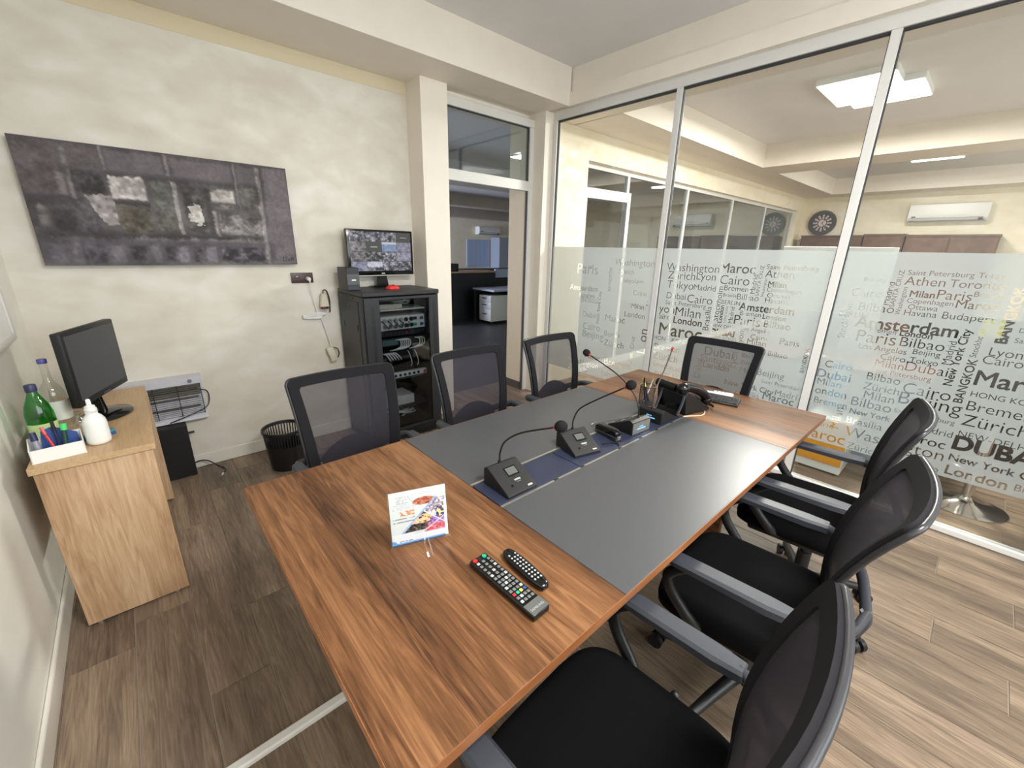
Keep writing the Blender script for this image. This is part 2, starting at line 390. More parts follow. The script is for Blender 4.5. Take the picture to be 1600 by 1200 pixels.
def vnoise(U, V, fu, fv, seed):
    """smooth value noise on arrays"""
    r = np.random.RandomState(seed); g = r.rand(int(fv)+3, int(fu)+3)
    x = U*fu; y = V*fv; i = np.floor(x).astype(int); j = np.floor(y).astype(int); a = x-i; b = y-j
    a = a*a*(3-2*a); b = b*b*(3-2*b)
    return (g[j, i]*(1-a)+g[j, i+1]*a)*(1-b)+(g[j+1, i]*(1-a)+g[j+1, i+1]*a)*b
def text_mesh(name, txt, size, m, parent=None, loc=(0, 0, 0), rot=(0, 0, 0), bold=0.0, depth=0.0005, align='CENTER'):
    fc = bpy.data.curves.new('t', 'FONT'); fc.body = txt; fc.size = size; fc.align_x = align; fc.align_y = 'CENTER'
    fc.offset = bold; fc.extrude = depth; fc.resolution_u = 2
    fo = bpy.data.objects.new('t', fc); COL.objects.link(fo)
    dg = bpy.context.evaluated_depsgraph_get(); me = bpy.data.meshes.new_from_object(fo.evaluated_get(dg))
    bpy.data.objects.remove(fo); bpy.data.curves.remove(fc)
    me.materials.clear(); me.materials.append(m)
    o = link(name, me, parent); o.location = loc; o.rotation_euler = rot; return o

# ================================================================ setting
XL, XG, YW, YB = -0.47, 3.357, 3.50, -1.90      # left wall, glass, painting wall, window wall
ZS, ZC = 2.79, 3.09                              # beam soffit, ceiling
XF, YP = 12.0, 3.30                              # far wall of the next room, its partition wall
def struct(o): o['kind'] = 'structure'; return o

# ---- floor: bed of pale joint mortar with separate plank tiles laid on it
floor = struct(B(XL-.1, 12.2, -3.4, 3.72, -.12, -.003).build('floor', M['grout']))
def plank_mesh(wd, ln):
    e = .0016; mb = MB(); bm = mb.bm
    lo = [bm.verts.new(p) for p in ((e, e, -.004), (wd-e, e, -.004), (wd-e, ln-e, -.004), (e, ln-e, -.004))]
    k = .0028
    hi = [bm.verts.new(p) for p in ((k, k, 0), (wd-k, k, 0), (wd-k, ln-k, 0), (k, ln-k, 0))]
    bm.faces.new(hi)
    for i in range(4): bm.faces.new((lo[i], lo[(i+1) % 4], hi[(i+1) % 4], hi[i]))
    bmesh.ops.recalc_face_normals(bm, faces=bm.faces)
    me = bpy.data.meshes.new('plank'); bm.to_mesh(me); bm.free(); me.materials.append(M['floor']); return me
PW, PL = .193, 1.2
pm = {}
rj = random.Random(3)
for k in range(-1, 33):
    x0 = -.447+PW*k; x1 = x0+PW
    cx0, cx1 = max(x0, XL), x1
    off = {0: 1.93, 1: 2.07}.get(k, 1.93+.37*k+rj.uniform(-.15, .15))
    y = off - PL*math.ceil((off+3.4)/PL)
    while y < 3.7:
        a, b = max(y, YB if cx1 < 3.3 else -3.4), min(y+PL, 3.7)
        y += PL
        if b-a < .03: continue
        key = (round(cx1-cx0, 3), round(b-a, 3))
        if key not in pm: pm[key] = plank_mesh(*key)
        link('plank', pm[key], floor).location = (cx0, a, 0)
# planks of the next room beyond these are too far off to tell apart
far_floor = B(-.447+PW*33, 12.0, -3.4, 3.7, -.003, -.0005).build('far_plank_field', M['floor'], floor); far_floor['kind'] = 'stuff'

# ---- walls of the meeting room
wall_left = struct(B(XL-.12, XL, YB-.1, YW+.2, 0, ZC).build('wall_left', M['left_paint']))
wall_back = struct(B(XL-.12, 1.97, YW, YW+.16, 0, ZC).build('wall_back', M['plaster']))
# pillars either side of the door and the lintel above it
B(1.945, 2.19, 3.275, 3.66, 0, ZS).build('trim_1', M['paint'], None, kind='structure')
B(3.22, 3.43, 3.17, 3.66, 0, ZS).build('trim_2', M['paint'], None, kind='structure')
B(1.97, 3.43, 3.40, 3.66, 2.735, ZS).build('trim_3', M['paint'], None, kind='structure')
wall_window = struct(MB().box(XL-.12, -.3, YB-.12, YB, 0, ZC).box(3.2, XG+.06, YB-.12, YB, 0, ZC)
                     .box(-.3, 3.2, YB-.12, YB, 0, .9).box(-.3, 3.2, YB-.12, YB, 2.6, ZC).build('wall_front', M['plaster'], smooth=0))
struct(B(XL, 1.944, YW-.003, YW+.01, 2.70, ZS).build('trim_4', mat('tan_border_paint', srgb(216, 203, 174), .6)))
def window(name, x0, x1, y0, y1, z0, z1, n):
    wn = struct(B(x0, x1, y0, y1, z0, z0+.05).build(name, M['alu'])); B(x0, x1, y0, y1, z1-.05, z1).build('head_rail', M['alu'], wn)
    for k in range(n+1): x = x0+(x1-x0-.05)*k/n; B(x, x+.05, y0, y1, z0+.05, z1-.05).build('mullion', M['alu'], wn)
    for k in range(n): x = x0+(x1-x0-.05)*k/n; B(x+.05, x+(x1-x0-.05)/n, (y0+y1)/2-.003, (y0+y1)/2+.003, z0+.05, z1-.05).build('pane', M['glass'], wn, smooth=0)
window('window_1', -.3, 3.2, YB-.10, YB-.05, .9, 2.6, 3)
def skirt(name, x0, x1, y0, y1, along, h=.095, m='base_white'):
    return struct(B(x0, x1, y0, y1, 0.0, h, .004, 1).build(name, M[m]))
skirt('baseboard_left', XL, XL+.016, YB, YW, 'Y'); skirt('baseboard_back', XL+.016, 1.945, YW-.016, YW, 'X')

# ---- ceiling with its downstand beams
ceiling = struct(B(XL-.12, XF+.1, -3.4, 3.66, ZC, ZC+.1).build('ceiling', M['ceiling']))
B(XL, 3.285, 2.935, YW+.16, ZS, ZC).build('beam', M['paint'], ceiling)
MB().box(3.30, 3.75, YB, YW+.16, ZS+.11, ZC).box(3.275, 3.775, YB, YW+.16, ZS, ZS+.11).build('beam', M['paint'], ceiling, smooth=0)
# next room
B(3.765, XF, 2.70, YP+.3, ZS, ZC).build('beam', M['paint'], ceiling)
MB().box(7.42, 8.08, -3.4, 2.70, ZS+.11, ZC).box(7.40, 8.10, -3.4, 2.70, ZS, ZS+.11).build('beam', M['paint'], ceiling, smooth=0)
MB().box(11.42, XF, -3.4, 2.70, ZS+.11, ZC).box(11.40, XF, -3.4, 2.70, ZS, ZS+.11).build('beam', M['paint'], ceiling, smooth=0)

# ---- glass wall with white aluminium frame and frosted word film
wall_right = struct(B(XG-.028, XG+.028, YB, 3.17, .0, .036, .003, 1).build('wall_right', M['alu']))
B(XG-.028, XG+.028, YB, 3.17, 2.72, ZS).build('top_rail', M['alu'], wall_right)
B(XG-.012, XG+.012, YB, 3.17, 2.707, 2.72).build('gasket', M['gasket'], wall_right)
MUL = [3.145, 1.895, .668, -.558, -1.78]
for i, y in enumerate(MUL):
    B(XG-.028, XG+.028, y-.024, y+.024, .036, 2.72, .003, 1).build('mullion', M['alu'], wall_right)
    MB().box(XG-.013, XG+.013, y-.029, y-.024, .036, 2.707).box(XG-.013, XG+.013, y+.024, y+.029, .036, 2.707).build('gasket', M['gasket'], wall_right, smooth=0)
for a, b in zip(MUL, MUL[1:]):
    B(XG-.005, XG+.005, b+.024, a-.024, .036, 2.72).build('pane', M['glass'], wall_right, smooth=0)
WORDS = [
(2, 'Washington', 1.824, 1.41, 0, 0.429, 0),
(2, 'Maroc', 1.389, 1.418, 0, 0.249, 0.5),
(2, 'Zürich', 1.803, 1.346, 0, 0.231, 0),
(2, 'Lyon', 1.561, 1.353, 0, 0.15, 0),
(2, 'Cairo', 1.378, 1.334, 0, 0.211, 0),
(2, 'Tokyo', 1.8, 1.271, 0, 0.227, 0),
(2, 'Madrid', 1.57, 1.273, 0, 0.173, 0),
(2, 'Bremen', 1.336, 1.289, 0, 0.171, 0),
(2, 'Madrid', 1.119, 1.28, 90, 0.133, 0),
(2, 'SANTA CRUZ', 1.09, 1.267, 90, 0.212, 0),
(2, 'Washington', 1.058, 1.263, 90, 0.129, 0),
(2, 'Saint Petersburg', 1.074, 1.455, 0, 0.311, 0),
(2, 'Athen', 1.075, 1.4, 0, 0.179, 0),
(2, 'Milan', 1.042, 1.336, 0, 0.116, 1),
(2, 'Copenhagen', 1.045, 1.304, 0, 0.211, 0),
(2, 'Ottawa', 1.035, 1.264, 0, 0.144, 0),
(2, 'Havana', 1.042, 1.227, 0, 0.148, 0),
(2, 'Stockholm', 1.343, 1.053, 90, 0.261, 0),
(2, 'Brasília', 1.335, 1.243, 0, 0.097, 0),
(2, 'Bilbao', 1.234, 1.231, 0, 0.149, 0),
(2, 'Dubai', 1.792, 1.186, 0, 0.167, 0),
(2, 'Cairo', 1.611, 1.171, 0, 0.204, 0),
(2, 'Saint Petersburg', 1.793, 1.136, 0, 0.343, 0),
(2, 'BERLIN', 1.339, 1.187, 0, 0.134, 0),
(2, 'Amsterdam', 1.205, 1.158, 0, 0.36, 1),
(2, 'London', 1.313, 1.044, 90, 0.134, 1),
(2, 'HONG KONG', 1.284, 1.05, 90, 0.124, 0),
(2, 'Madrid', 1.235, 1.05, 90, 0.123, 0),
(2, 'Lyon', 1.884, 1.065, 0, 0.179, 0),
(2, 'Milan', 1.695, 1.053, 0, 0.214, 0),
(2, 'Bremen', 1.192, 1.121, 0, 0.143, 0),
(2, 'London', 1.035, 1.113, 0, 0.147, 1),
(2, 'Cairo', 1.881, 1.009, 0, 0.15, 0),
(2, 'London', 1.701, 0.99, 0, 0.243, 1),
(2, 'Paris', 1.225, 1.05, 0, 0.183, 0),
(2, 'Bilbao', 1.018, 1.055, 0, 0.169, 0),
(2, 'Brasília', 1.404, 0.969, 90, 0.188, 0),
(2, 'NEW-DELHI', 1.385, 1.006, 0, 0.189, 0),
(2, 'Los Angeles', 1.166, 1.013, 0, 0.202, 0),
(2, 'Maroc', 1.819, 0.877, 0, 0.375, 0.7),
(2, 'DUBAI', 1.382, 0.948, 0, 0.183, 2),
(2, 'HONG KONG', 1.402, 0.916, 0, 0.22, 0),
(2, 'HONG KONG', 1.859, 0.826, 0, 0.309, 0.3),
(2, 'Lyon', 1.138, 0.895, 90, 0.109, 0),
(2, 'Cairo', 1.089, 0.957, 0, 0.116, 0),
(2, 'Bremen', 1.844, 0.743, 0, 0.23, 0),
(2, 'Milan', 1.106, 0.915, 0, 0.128, 0),
(2, 'Zürich', 1.847, 0.656, 0, 0.231, 0),
(2, 'Dubai', 1.402, 0.779, 0, 0.219, 0),
(2, 'Santiago', 1.428, 0.722, 0, 0.247, 0),
(2, 'London', 1.398, 0.677, 0, 0.204, 0.6),
(2, 'Berlin', 1.123, 0.811, 0, 0.108, 0),
(2, 'Zürich', 1.129, 0.759, 0, 0.12, 0),
(2, 'Lyon', 1.153, 0.716, 90, 0.123, 0),
(2, 'Milan', 1.117, 0.694, 0, 0.121, 0),
(2, 'Dubai', 1.408, 0.575, 90, 0.162, 0),
(2, 'NEW-DELHI', 1.832, 0.585, 0, 0.251, 0),
(2, 'DUBAI', 1.808, 0.493, 0, 0.218, 2),
(2, 'New York City', 1.21, 0.579, 0, 0.349, 1),
(2, 'Madrid', 0.854, 0.581, 0, 0.17, 0),
(2, 'Saint Petersburg', 0.957, 0.65, 0, 0.264, 0),
(2, 'Brasília', 1.118, 0.523, 0, 0.169, 0),
(2, 'Maroc', 0.927, 0.532, 0, 0.203, 0.7),
(2, 'BANGKOK', 0.711, 0.781, 90, 0.175, 1),
(2, 'Beijing', 0.997, 0.703, 0, 0.178, 0),
(2, 'Cairo', 0.697, 0.694, 90, 0.064, 0),
(2, 'Bilbao', 0.953, 0.858, 0, 0.124, 0),
(2, 'Paris', 0.895, 0.952, 0, 0.119, 0),
(3, 'SANTA CRUZ', 0.35, 1.273, 90, 0.211, 0),
(3, 'Washington', 0.316, 1.231, 90, 0.158, 0),
(3, 'Madrid', 0.377, 1.282, 90, 0.132, 0),
(3, 'Bilbao', 0.512, 1.236, 0, 0.167, 0),
(3, 'BERLIN', 0.601, 1.19, 0, 0.143, 0),
(3, 'Amsterdam', 0.508, 1.137, 0, 0.457, 1),
(3, 'Cairo', 0.567, 1.321, 0, 0.149, 0),
(3, 'Bremen', 0.523, 1.41, 0, 0.12, 0),
(3, 'Bremen', 0.431, 1.114, 0, 0.126, 0),
(3, 'Paris', 0.484, 1.048, 0, 0.189, 0),
(3, 'Los Angeles', 0.461, 1.006, 0, 0.226, 0),
(3, 'Stockholm', 0.545, 1.052, 90, 0.217, 0),
(3, 'Brasília', 0.612, 1.029, 90, 0.211, 0),
(3, 'Saint Petersburg', 0.334, 1.459, 0, 0.265, 0),
(3, 'Tokyo', 0.055, 1.459, 0, 0.099, 0),
(3, 'Athen', 0.337, 1.403, 0, 0.169, 0),
(3, 'Toronto', 0.152, 1.404, 0, 0.205, 0),
(3, 'Milan', 0.298, 1.339, 0, 0.106, 1),
(3, 'Paris', 0.186, 1.337, 0, 0.136, 0),
(3, 'Brasilia', 0.047, 1.362, 0, 0.111, 0),
(3, 'Copenhagen', 0.302, 1.304, 0, 0.191, 0),
(3, 'Maroc', 0.101, 1.297, 0, 0.157, 0.3),
(3, 'Ottawa', 0.29, 1.269, 0, 0.125, 0),
(3, 'Havana', 0.299, 1.233, 0, 0.138, 0),
(3, 'Budapest', 0.139, 1.234, 0, 0.2, 0),
(3, 'London', 0.289, 1.113, 0, 0.142, 1),
(3, 'Bilbao', 0.277, 1.053, 0, 0.19, 0),
(3, 'Beijing', 0.209, 1.017, 0, 0.116, 0),
(3, 'BANGKOK', -0.127, 1.137, 90, 0.294, 2),
(3, 'Stockholm', -0.041, 1.044, 90, 0.156, 0),
(3, 'Dubai', -0.154, 1.2, 0, 0.073, 0),
(3, 'Santiago', -0.151, 1.147, 0, 0.117, 0),
(3, 'Lyon', -0.081, 1.066, 0, 0.118, 0),
(3, 'Tokyo', 0.213, 0.966, 0, 0.122, 0),
(3, 'Dubai', 0.221, 0.915, 0, 0.181, 0),
(3, 'Cairo', 0.202, 0.781, 0, 0.206, 0),
(3, 'Beijing', 0.205, 0.714, 0, 0.268, 0),
(3, 'Saint Petersburg', 0.209, 0.65, 0, 0.264, 0),
(3, 'Madrid', 0.085, 0.574, 0, 0.148, 0),
(3, 'Maroc', 0.148, 0.496, 0, 0.2, 0.4),
(3, 'Santiago', 0.123, 0.348, 0, 0.182, 0),
(3, 'NEW-DELHI', -0.082, 0.595, 0, 0.264, 0),
(3, 'Zürich', -0.075, 0.664, 0, 0.245, 0),
(3, 'Bremen', -0.074, 0.753, 0, 0.241, 0),
(3, 'HONG KONG', -0.072, 0.833, 0, 0.269, 0.2),
(3, 'Maroc', -0.068, 0.9, 0, 0.295, 1),
(3, 'Cairo', -0.068, 1.02, 0, 0.145, 0),
(3, 'DUBAI', -0.079, 0.518, 0, 0.329, 2),
(3, 'New York City', -0.081, 0.444, 0, 0.369, 1),
(3, 'London', -0.085, 0.359, 0, 0.243, 0.9),
(3, 'Bremen', -0.35, 0.371, 0, 0.164, 0.3),
(3, 'New York City', 0.01, 0.87, 90, 0.322, 1),
(3, 'BANGKOK', -0.052, 0.784, 90, 0.253, 1),
(3, 'Madrid', 0.047, 0.984, 90, 0.132, 0),
(3, 'Cairo', 0.344, 0.958, 0, 0.115, 0),
(3, 'Milan', 0.36, 0.91, 0, 0.133, 0),
(3, 'Saint Petersburg', 0.371, 0.871, 0, 0.275, 0),
(3, 'Bilbao', 0.38, 0.82, 0, 0.16, 0),
(3, 'Zürich', 0.383, 0.756, 0, 0.172, 0),
(3, 'Milan', 0.368, 0.698, 0, 0.148, 0),
(3, 'Bilbao', 0.42, 0.638, 0, 0.198, 0),
(3, 'New York', 0.413, 0.583, 0, 0.202, 1),
(3, 'Brasília', 0.417, 0.514, 0, 0.181, 0),
(3, 'Washington', 0.408, 0.424, 0, 0.469, 0),
(3, 'Zürich', 0.38, 0.344, 0, 0.166, 0),
(3, 'Maroc', 0.657, 0.352, 0, 0.264, 0.3),
(3, 'Milan', 0.445, 0.455, 90, 0.146, 0),
(3, 'Madrid', 0.626, 0.444, 0, 0.153, 0),
(3, 'London', 0.654, 0.665, 0, 0.204, 0.5),
(3, 'Dubai', 0.636, 0.778, 0, 0.183, 0.3),
(3, 'Bremen', 0.616, 0.598, 0, 0.183, 0),
(3, 'Cairo', 0.606, 0.852, 0, 0.144, 0),
(3, 'Milan', 0.625, 0.727, 0, 0.133, 0),
(1, 'Paris', 2.769, 1.336, 0, 0.249, 0),
(1, 'Amsterdam', 2.853, 1.174, 0, 0.35, 1),
(1, 'London', 2.721, 1.111, 0, 0.186, 0.8),
(1, 'Bilbao', 2.696, 1.063, 0, 0.204, 0),
(1, 'Dubai', 2.662, 0.921, 0, 0.172, 0),
(1, 'New York City', 2.459, 0.877, 90, 0.31, 1),
(1, 'Cairo', 2.651, 0.798, 0, 0.212, 0),
(1, 'Beijing', 2.65, 0.719, 0, 0.26, 0),
(1, 'Zürich', 2.38, 0.678, 0, 0.225, 0),
(1, 'Brasília', 1.921, 0.972, 90, 0.206, 0.7),
(1, 'Lyon', 1.928, 0.675, 90, 0.223, 0.4),
(1, 'Maroc', 2.596, 0.509, 0, 0.188, 0),
(1, 'Washington', 2.804, 0.425, 0, 0.378, 0.3),
(1, 'New York', 2.377, 0.471, 0, 0.205, 1),
(1, 'London', 2.374, 0.376, 0, 0.206, 0),
(1, 'Zürich', 2.813, 0.346, 0, 0.246, 0),
(1, 'Cairo', 2.115, 1.182, 0, 0.139, 0),
(1, 'Milan', 2.117, 1.065, 0, 0.127, 0),
(1, 'London', 2.18, 0.983, 0, 0.209, 0),
(1, 'Maroc', 2.387, 0.915, 0, 0.218, 0),
(1, 'BANGKOK', 2.357, 1.194, 90, 0.221, 1),
(1, 'Washington', 2.337, 1.431, 0, 0.398, 0),
(1, 'Zürich', 2.283, 1.358, 0, 0.156, 0),
(1, 'Tokyo', 2.262, 1.284, 0, 0.145, 0),
(1, 'Lyon', 2.107, 1.29, 0, 0.085, 0),
(1, 'Berlin', 2.384, 0.77, 0, 0.171, 0),
(1, 'Santa Cruz', 2.047, 0.559, 90, 0.252, 0),
(1, 'Bremen', 2.72, 1.39, 0, 0.144, 0),
(1, 'Bremen', 2.354, 0.493, 0, 0.29, 0),
]

FZ0, FZ1 = .336, 1.583
_glyph = {}
def word_loops(txt):
    """outlines of a word as polygons at unit size, with its width"""
    if txt in _glyph: return _glyph[txt]
    fc = bpy.data.curves.new('t', 'FONT'); fc.body = txt; fc.size = 1
    fo = bpy.data.objects.new('t', fc); COL.objects.link(fo)
    cu = fo.to_curve(bpy.context.evaluated_depsgraph_get())
    loops = []
    for s in cu.splines:
        bp = s.bezier_points; n = len(bp); P = []
        for i in range(n):
            a, b = bp[i], bp[(i+1) % n]
            p0, p1, p2, p3 = (Vector(q[:2]) for q in (a.co, a.handle_right, b.co, b.handle_left))
            p2, p3 = p3, p2                       # p2 = left handle of b, p3 = b
            straight = abs((p1-p0).cross(p3-p0)) < 1e-5 and abs((p2-p0).cross(p3-p0)) < 1e-5
            for t in ((0,) if straight else (0, .25, .5, .75)):
                P.append(p0*(1-t)**3+p1*3*t*(1-t)**2+p2*3*t*t*(1-t)+p3*t**3)
        Q = [P[0]]
        for p in P[1:]:
            if (p-Q[-1]).length > .009: Q.append(p)
        if (Q[0]-Q[-1]).length < .009: Q.pop()
        loops.append(Q)
    fo.to_curve_clear(); bpy.data.objects.remove(fo); bpy.data.curves.remove(fc)
    xs = [p.x for l in loops for p in l]
    _glyph[txt] = (loops, min(xs), max(xs)); return _glyph[txt]
def fatten(loop, d):
    n = len(loop); out = []
    for i in range(n):
        a, b, c = loop[i-1], loop[i], loop[(i+1) % n]
        t1 = (b-a).normalized(); t2 = (c-b).normalized(); t = t1+t2
        if t.length < 1e-3: out.append(b); continue
        t.normalize(); nrm = Vector((-t.y, t.x)); k = 1/max(.8, t.dot(t1))
        out.append(b+nrm*d*k)
    return out
def film(pane, ya, yb):
    """one sheet of film from ya (high y) to yb, the words cut out of it"""
    from mathutils.geometry import delaunay_2d_cdt
    W_ = ya-yb; V = []; F = []; sign = []
    def loop(P, sg):
        F.append(list(range(len(V), len(V)+len(P)))); V.extend(Vector(p) for p in P); sign.append(sg)
    loop([(0, FZ0), (W_, FZ0), (W_, FZ1), (0, FZ1)], 0)
    for pn, txt, y, z, ang, ln, wt in WORDS:
        if pn != pane: continue
        loops, x0, x1 = word_loops(txt); sc = ln/(x1-x0+wt*.05)
        for l in loops:
            ar = sum(a.x*b.y-b.x*a.y for a, b in zip(l, l[1:]+l[:1]))
            Q = fatten(l, -(wt*.026-.008))
            Q = [Vector(((p.x-x0)*sc, p.y*sc)) for p in Q]
            if ang: Q = [Vector((-p.y, p.x)) for p in Q]
            Q = [(ya-y+p.x, z+p.y) for p in Q]
            if min(q[0] for q in Q) < .004 or max(q[0] for q in Q) > W_-.004 or min(q[1] for q in Q) < FZ0+.003: continue
            loop(Q if ar > 0 else Q[::-1], 1 if ar > 0 else -1)
    vo, eo, fo_, ov, oe, of_ = delaunay_2d_cdt(V, [], F, 0, 1e-6)
    keep = [f for f, src in zip(fo_, of_) if sum(sign[i] for i in src) <= 0]
    me = bpy.data.meshes.new('film'); me.from_pydata([(p.x, p.y, 0) for p in vo], [], keep)
    # lay the sheet on the glass: x runs towards -y of the room, y upwards
    me.transform(Matrix(((0, 0, 1, XG-.0065), (-1, 0, 0, ya), (0, 1, 0, 0), (0, 0, 0, 1))))
    me.materials.append(M['frost']); me.update()
    return link('frosted_film', me, wall_right)
for i in range(3): film(i+1, MUL[i]-.026, MUL[i+1]+.026)
o = B(XG-.0068, XG-.0062, MUL[4]+.026, MUL[3]-.026, FZ0, FZ1).build('frosted_film', M['frost'], wall_right)

# ---- door opening with transom light, open to the dark office
door = struct(B(2.15, 3.22, 3.315, 3.365, 2.665, 2.735, .003, 1).build('door_1', M['alu']))
B(2.195, 3.165, 3.315, 3.365, 2.105, 2.195, .003, 1).build('transom_bar', M['alu'], door)
B(3.165, 3.22, 3.315, 3.365, 0, 2.665, .003, 1).build('door_post', M['alu'], door)
B(2.15, 2.195, 3.315, 3.365, 0, 2.665, .003, 1).build('door_post', M['alu'], door)
MB().box(2.195, 3.165, 3.335, 3.345, 2.195, 2.665).build('transom_pane', M['glass_dark'], door, smooth=0)
MB().box(3.158, 3.165, 3.33, 3.35, 0, 2.105).box(2.195, 3.165, 3.33, 3.35, 2.658, 2.665).box(3.158, 3.165, 3.33, 3.35, 2.195, 2.658).build('gasket', M['gasket'], door, smooth=0)
# thickness of the wall beyond the frame, with dark tile skirting
jamb = struct(B(3.16, 3.43, 3.365, 3.60, .09, 2.735).build('wall_jamb', mat('tan_reveal_paint', srgb(214, 196, 166), .6)))
struct(B(3.152, 3.43, 3.366, 3.605, 0, .09).build('baseboard_jamb', M['base_dark']))

# ---- next room: partition wall with a glazed screen, far wall
wp = struct(MB().box(3.43, 4.06, YP, YP+.16, 0, ZS).box(11.55, XF, YP, YP+.16, 0, ZS).box(4.06, 11.55, YP, YP+.16, 2.505, ZS)
            .build('wall_partition', M['plaster_warm'], smooth=0))
win = struct(B(4.06, 11.55, YP+.07, YP+.12, 2.45, 2.505).build('window_2', M['alu']))
for x in (4.085, 4.97, 6.55, 8.2, 9.8, 11.5): B(x-.025, x+.025, YP+.07, YP+.12, 0, 2.45).build('mullion', M['alu'], win)
for a, b in zip((4.97, 6.55, 8.2, 9.8), (6.55, 8.2, 9.8, 11.5)):
    B(a+.025, b-.025, YP+.092, YP+.098, .1, 2.45).build('pane', M['partition_glass'], win, smooth=0)
    B(a+.025, b-.025, YP+.075, YP+.115, .0, .1).build('bottom_rail', M['alu'], win, smooth=0)
B(4.11, 4.945, YP+.092, YP+.098, 2.26, 2.45).build('pane', M['partition_glass'], win, smooth=0)
# the screen's own glass door stands ajar into the next room
d2 = struct(B(0, .06, -.02, .02, 0.01, 2.25).build('door_2', M['alu'])); d2.location = (4.11, YP+.095, 0); d2.rotation_euler = (0, 0, math.radians(-4))
B(.80, .86, -.02, .02, .01, 2.25).build('stile', M['alu'], d2); B(.06, .80, -.02, .02, 2.14, 2.25).build('rail', M['alu'], d2); B(.06, .80, -.02, .02, .01, .12).build('rail', M['alu'], d2)
B(.06, .80, -.004, .004, .12, 2.14).build('pane', M['partition_glass'], d2, smooth=0)
B(.06, .80, -.0075, -.0055, .3, 1.58).build('frosted_film', M['frost'], d2, smooth=0)
wf = struct(B(XF, XF+.12, -3.4, YP+.16, 0, ZC).build('wall_far', M['plaster_warm']))
wr = struct(MB().box(3.43, 6.0, -3.4, -3.28, 0, ZC).box(10.0, 12.1, -3.4, -3.28, 0, ZC).box(6, 10, -3.4, -3.28, 0, .85).box(6, 10, -3.4, -3.28, 2.55, ZC)
            .build('wall_side', M['plaster_warm'], smooth=0))
window('window_3', 6.0, 10.0, -3.37, -3.32, .85, 2.55, 4)
struct(B(XG-.05, XG+.06, -3.4, YB, 0, ZC).build('wall_return', M['plaster_warm']))

# ---- dark office beyond the door
of = struct(B(-1.2, 12.2, 3.72, 11.2, -.1, 0).build('floor_office', M['floor_far']))
oc = struct(MB().box(-1.2, 12.2, 3.66, 6.5, 2.95, 3.05).box(-1.2, 12.2, 6.5, 11.2, 2.56, 3.05).build('ceiling_office', M['ceiling']))
for y, z in ((7.5, 2.36), (9.5, 2.31)): B(-1.2, 12.2, y, y+.35, z, 2.56).build('beam', M['beige_office'], oc)
struct(B(-1.2, 12.2, 11.0, 11.15, 0, 3.0).build('wall_office_end', M['plaster_warm']))
struct(B(-1.3, -1.2, 3.66, 11.2, 0, 3.0).build('wall_office_left', M['plaster_warm']))
struct(B(12.2, 12.3, 3.66, 11.2, 0, 3.0).build('wall_office_right', M['plaster_warm']))

# ================================================================ meeting table
TX0, TX1, TY0, TY1, TZ = .160, 2.612, .409, 1.535, .75
table = thing('meeting_table', 'long walnut meeting table with grey inlaid top and navy cable channel', 'table', (1.386, .972, 0))
def tb(mb, name, m, **k):
    o = mb.build(name, m, table, **k); o.data.transform(Matrix.Translation((-1.386, -.972, 0))); return o
GX0, GX1 = .767, 1.995
t = .026
def edged_top(x0, x1, y0, y1, m): return MB().box(x0, x1, y0, y1, TZ-t, TZ, .0012, 1)
tb(edged_top(TX0+.0015, GX0-.0012, TY0+.0015, TY1-.0015, 0), 'end_top', M['walnut'])
tb(edged_top(GX1+.0012, TX1-.0015, TY0+.0015, TY1-.0015, 0), 'end_top', M['walnut'])
CY0, CY1 = .893, 1.045
tb(edged_top(GX0, GX1, TY0+.0015, CY0-.012, 0), 'grey_top', M['grey_top'])
tb(edged_top(GX0, GX1, CY1+.012, TY1-.0015, 0), 'grey_top', M['grey_top'])
tb(B(TX0, TX1, TY0, TY0+.0015, TZ-t, TZ-.0003), 'edge_band', M['walnut_edge']); tb(B(TX0, TX1, TY1-.0015, TY1, TZ-t, TZ-.0003), 'edge_band', M['walnut_edge'])
tb(B(TX0, TX0+.0015, TY0, TY1, TZ-t, TZ-.0003), 'edge_band', M['walnut_edge']); tb(B(TX1-.0015, TX1, TY0, TY1, TZ-t, TZ-.0003), 'edge_band', M['walnut_edge'])
for y0, y1 in ((CY0-.012, CY0-.003), (CY1+.003, CY1+.012)):
    tb(B(GX0, GX1, y0, y1, TZ-.03, TZ+.0015), 'channel_rail', M['silver'])
nseg = 3; L_ = (GX1-GX0)/nseg
for k in range(nseg): tb(B(GX0+k*L_+.002, GX0+(k+1)*L_-.002, CY0+.001, CY1-.001, TZ-.012, TZ+.001, .001, 1), 'channel_cover', M['navy'])
tb(B(GX0, GX1, CY0-.02, CY1+.02, TZ-.11, TZ-.031), 'cable_tray', M['black_metal'])
for x in (1.02, 1.17, 1.42, 1.58, 1.72, 1.86):
    tb(B(x, x+.022, CY0-.0115, CY0-.002, TZ+.0014, TZ+.0024), 'rail_notch', M['black_plastic'])
for x in (.42, 2.02):
    tb(B(x, x+.036, TY0+.215, TY1-.225, .0, TZ-t, .002, 1), 'leg_panel', M['walnut'])
tb(B(.456, 2.02, .955, .985, .25, TZ-t-.09), 'stretcher_panel', M['walnut'])

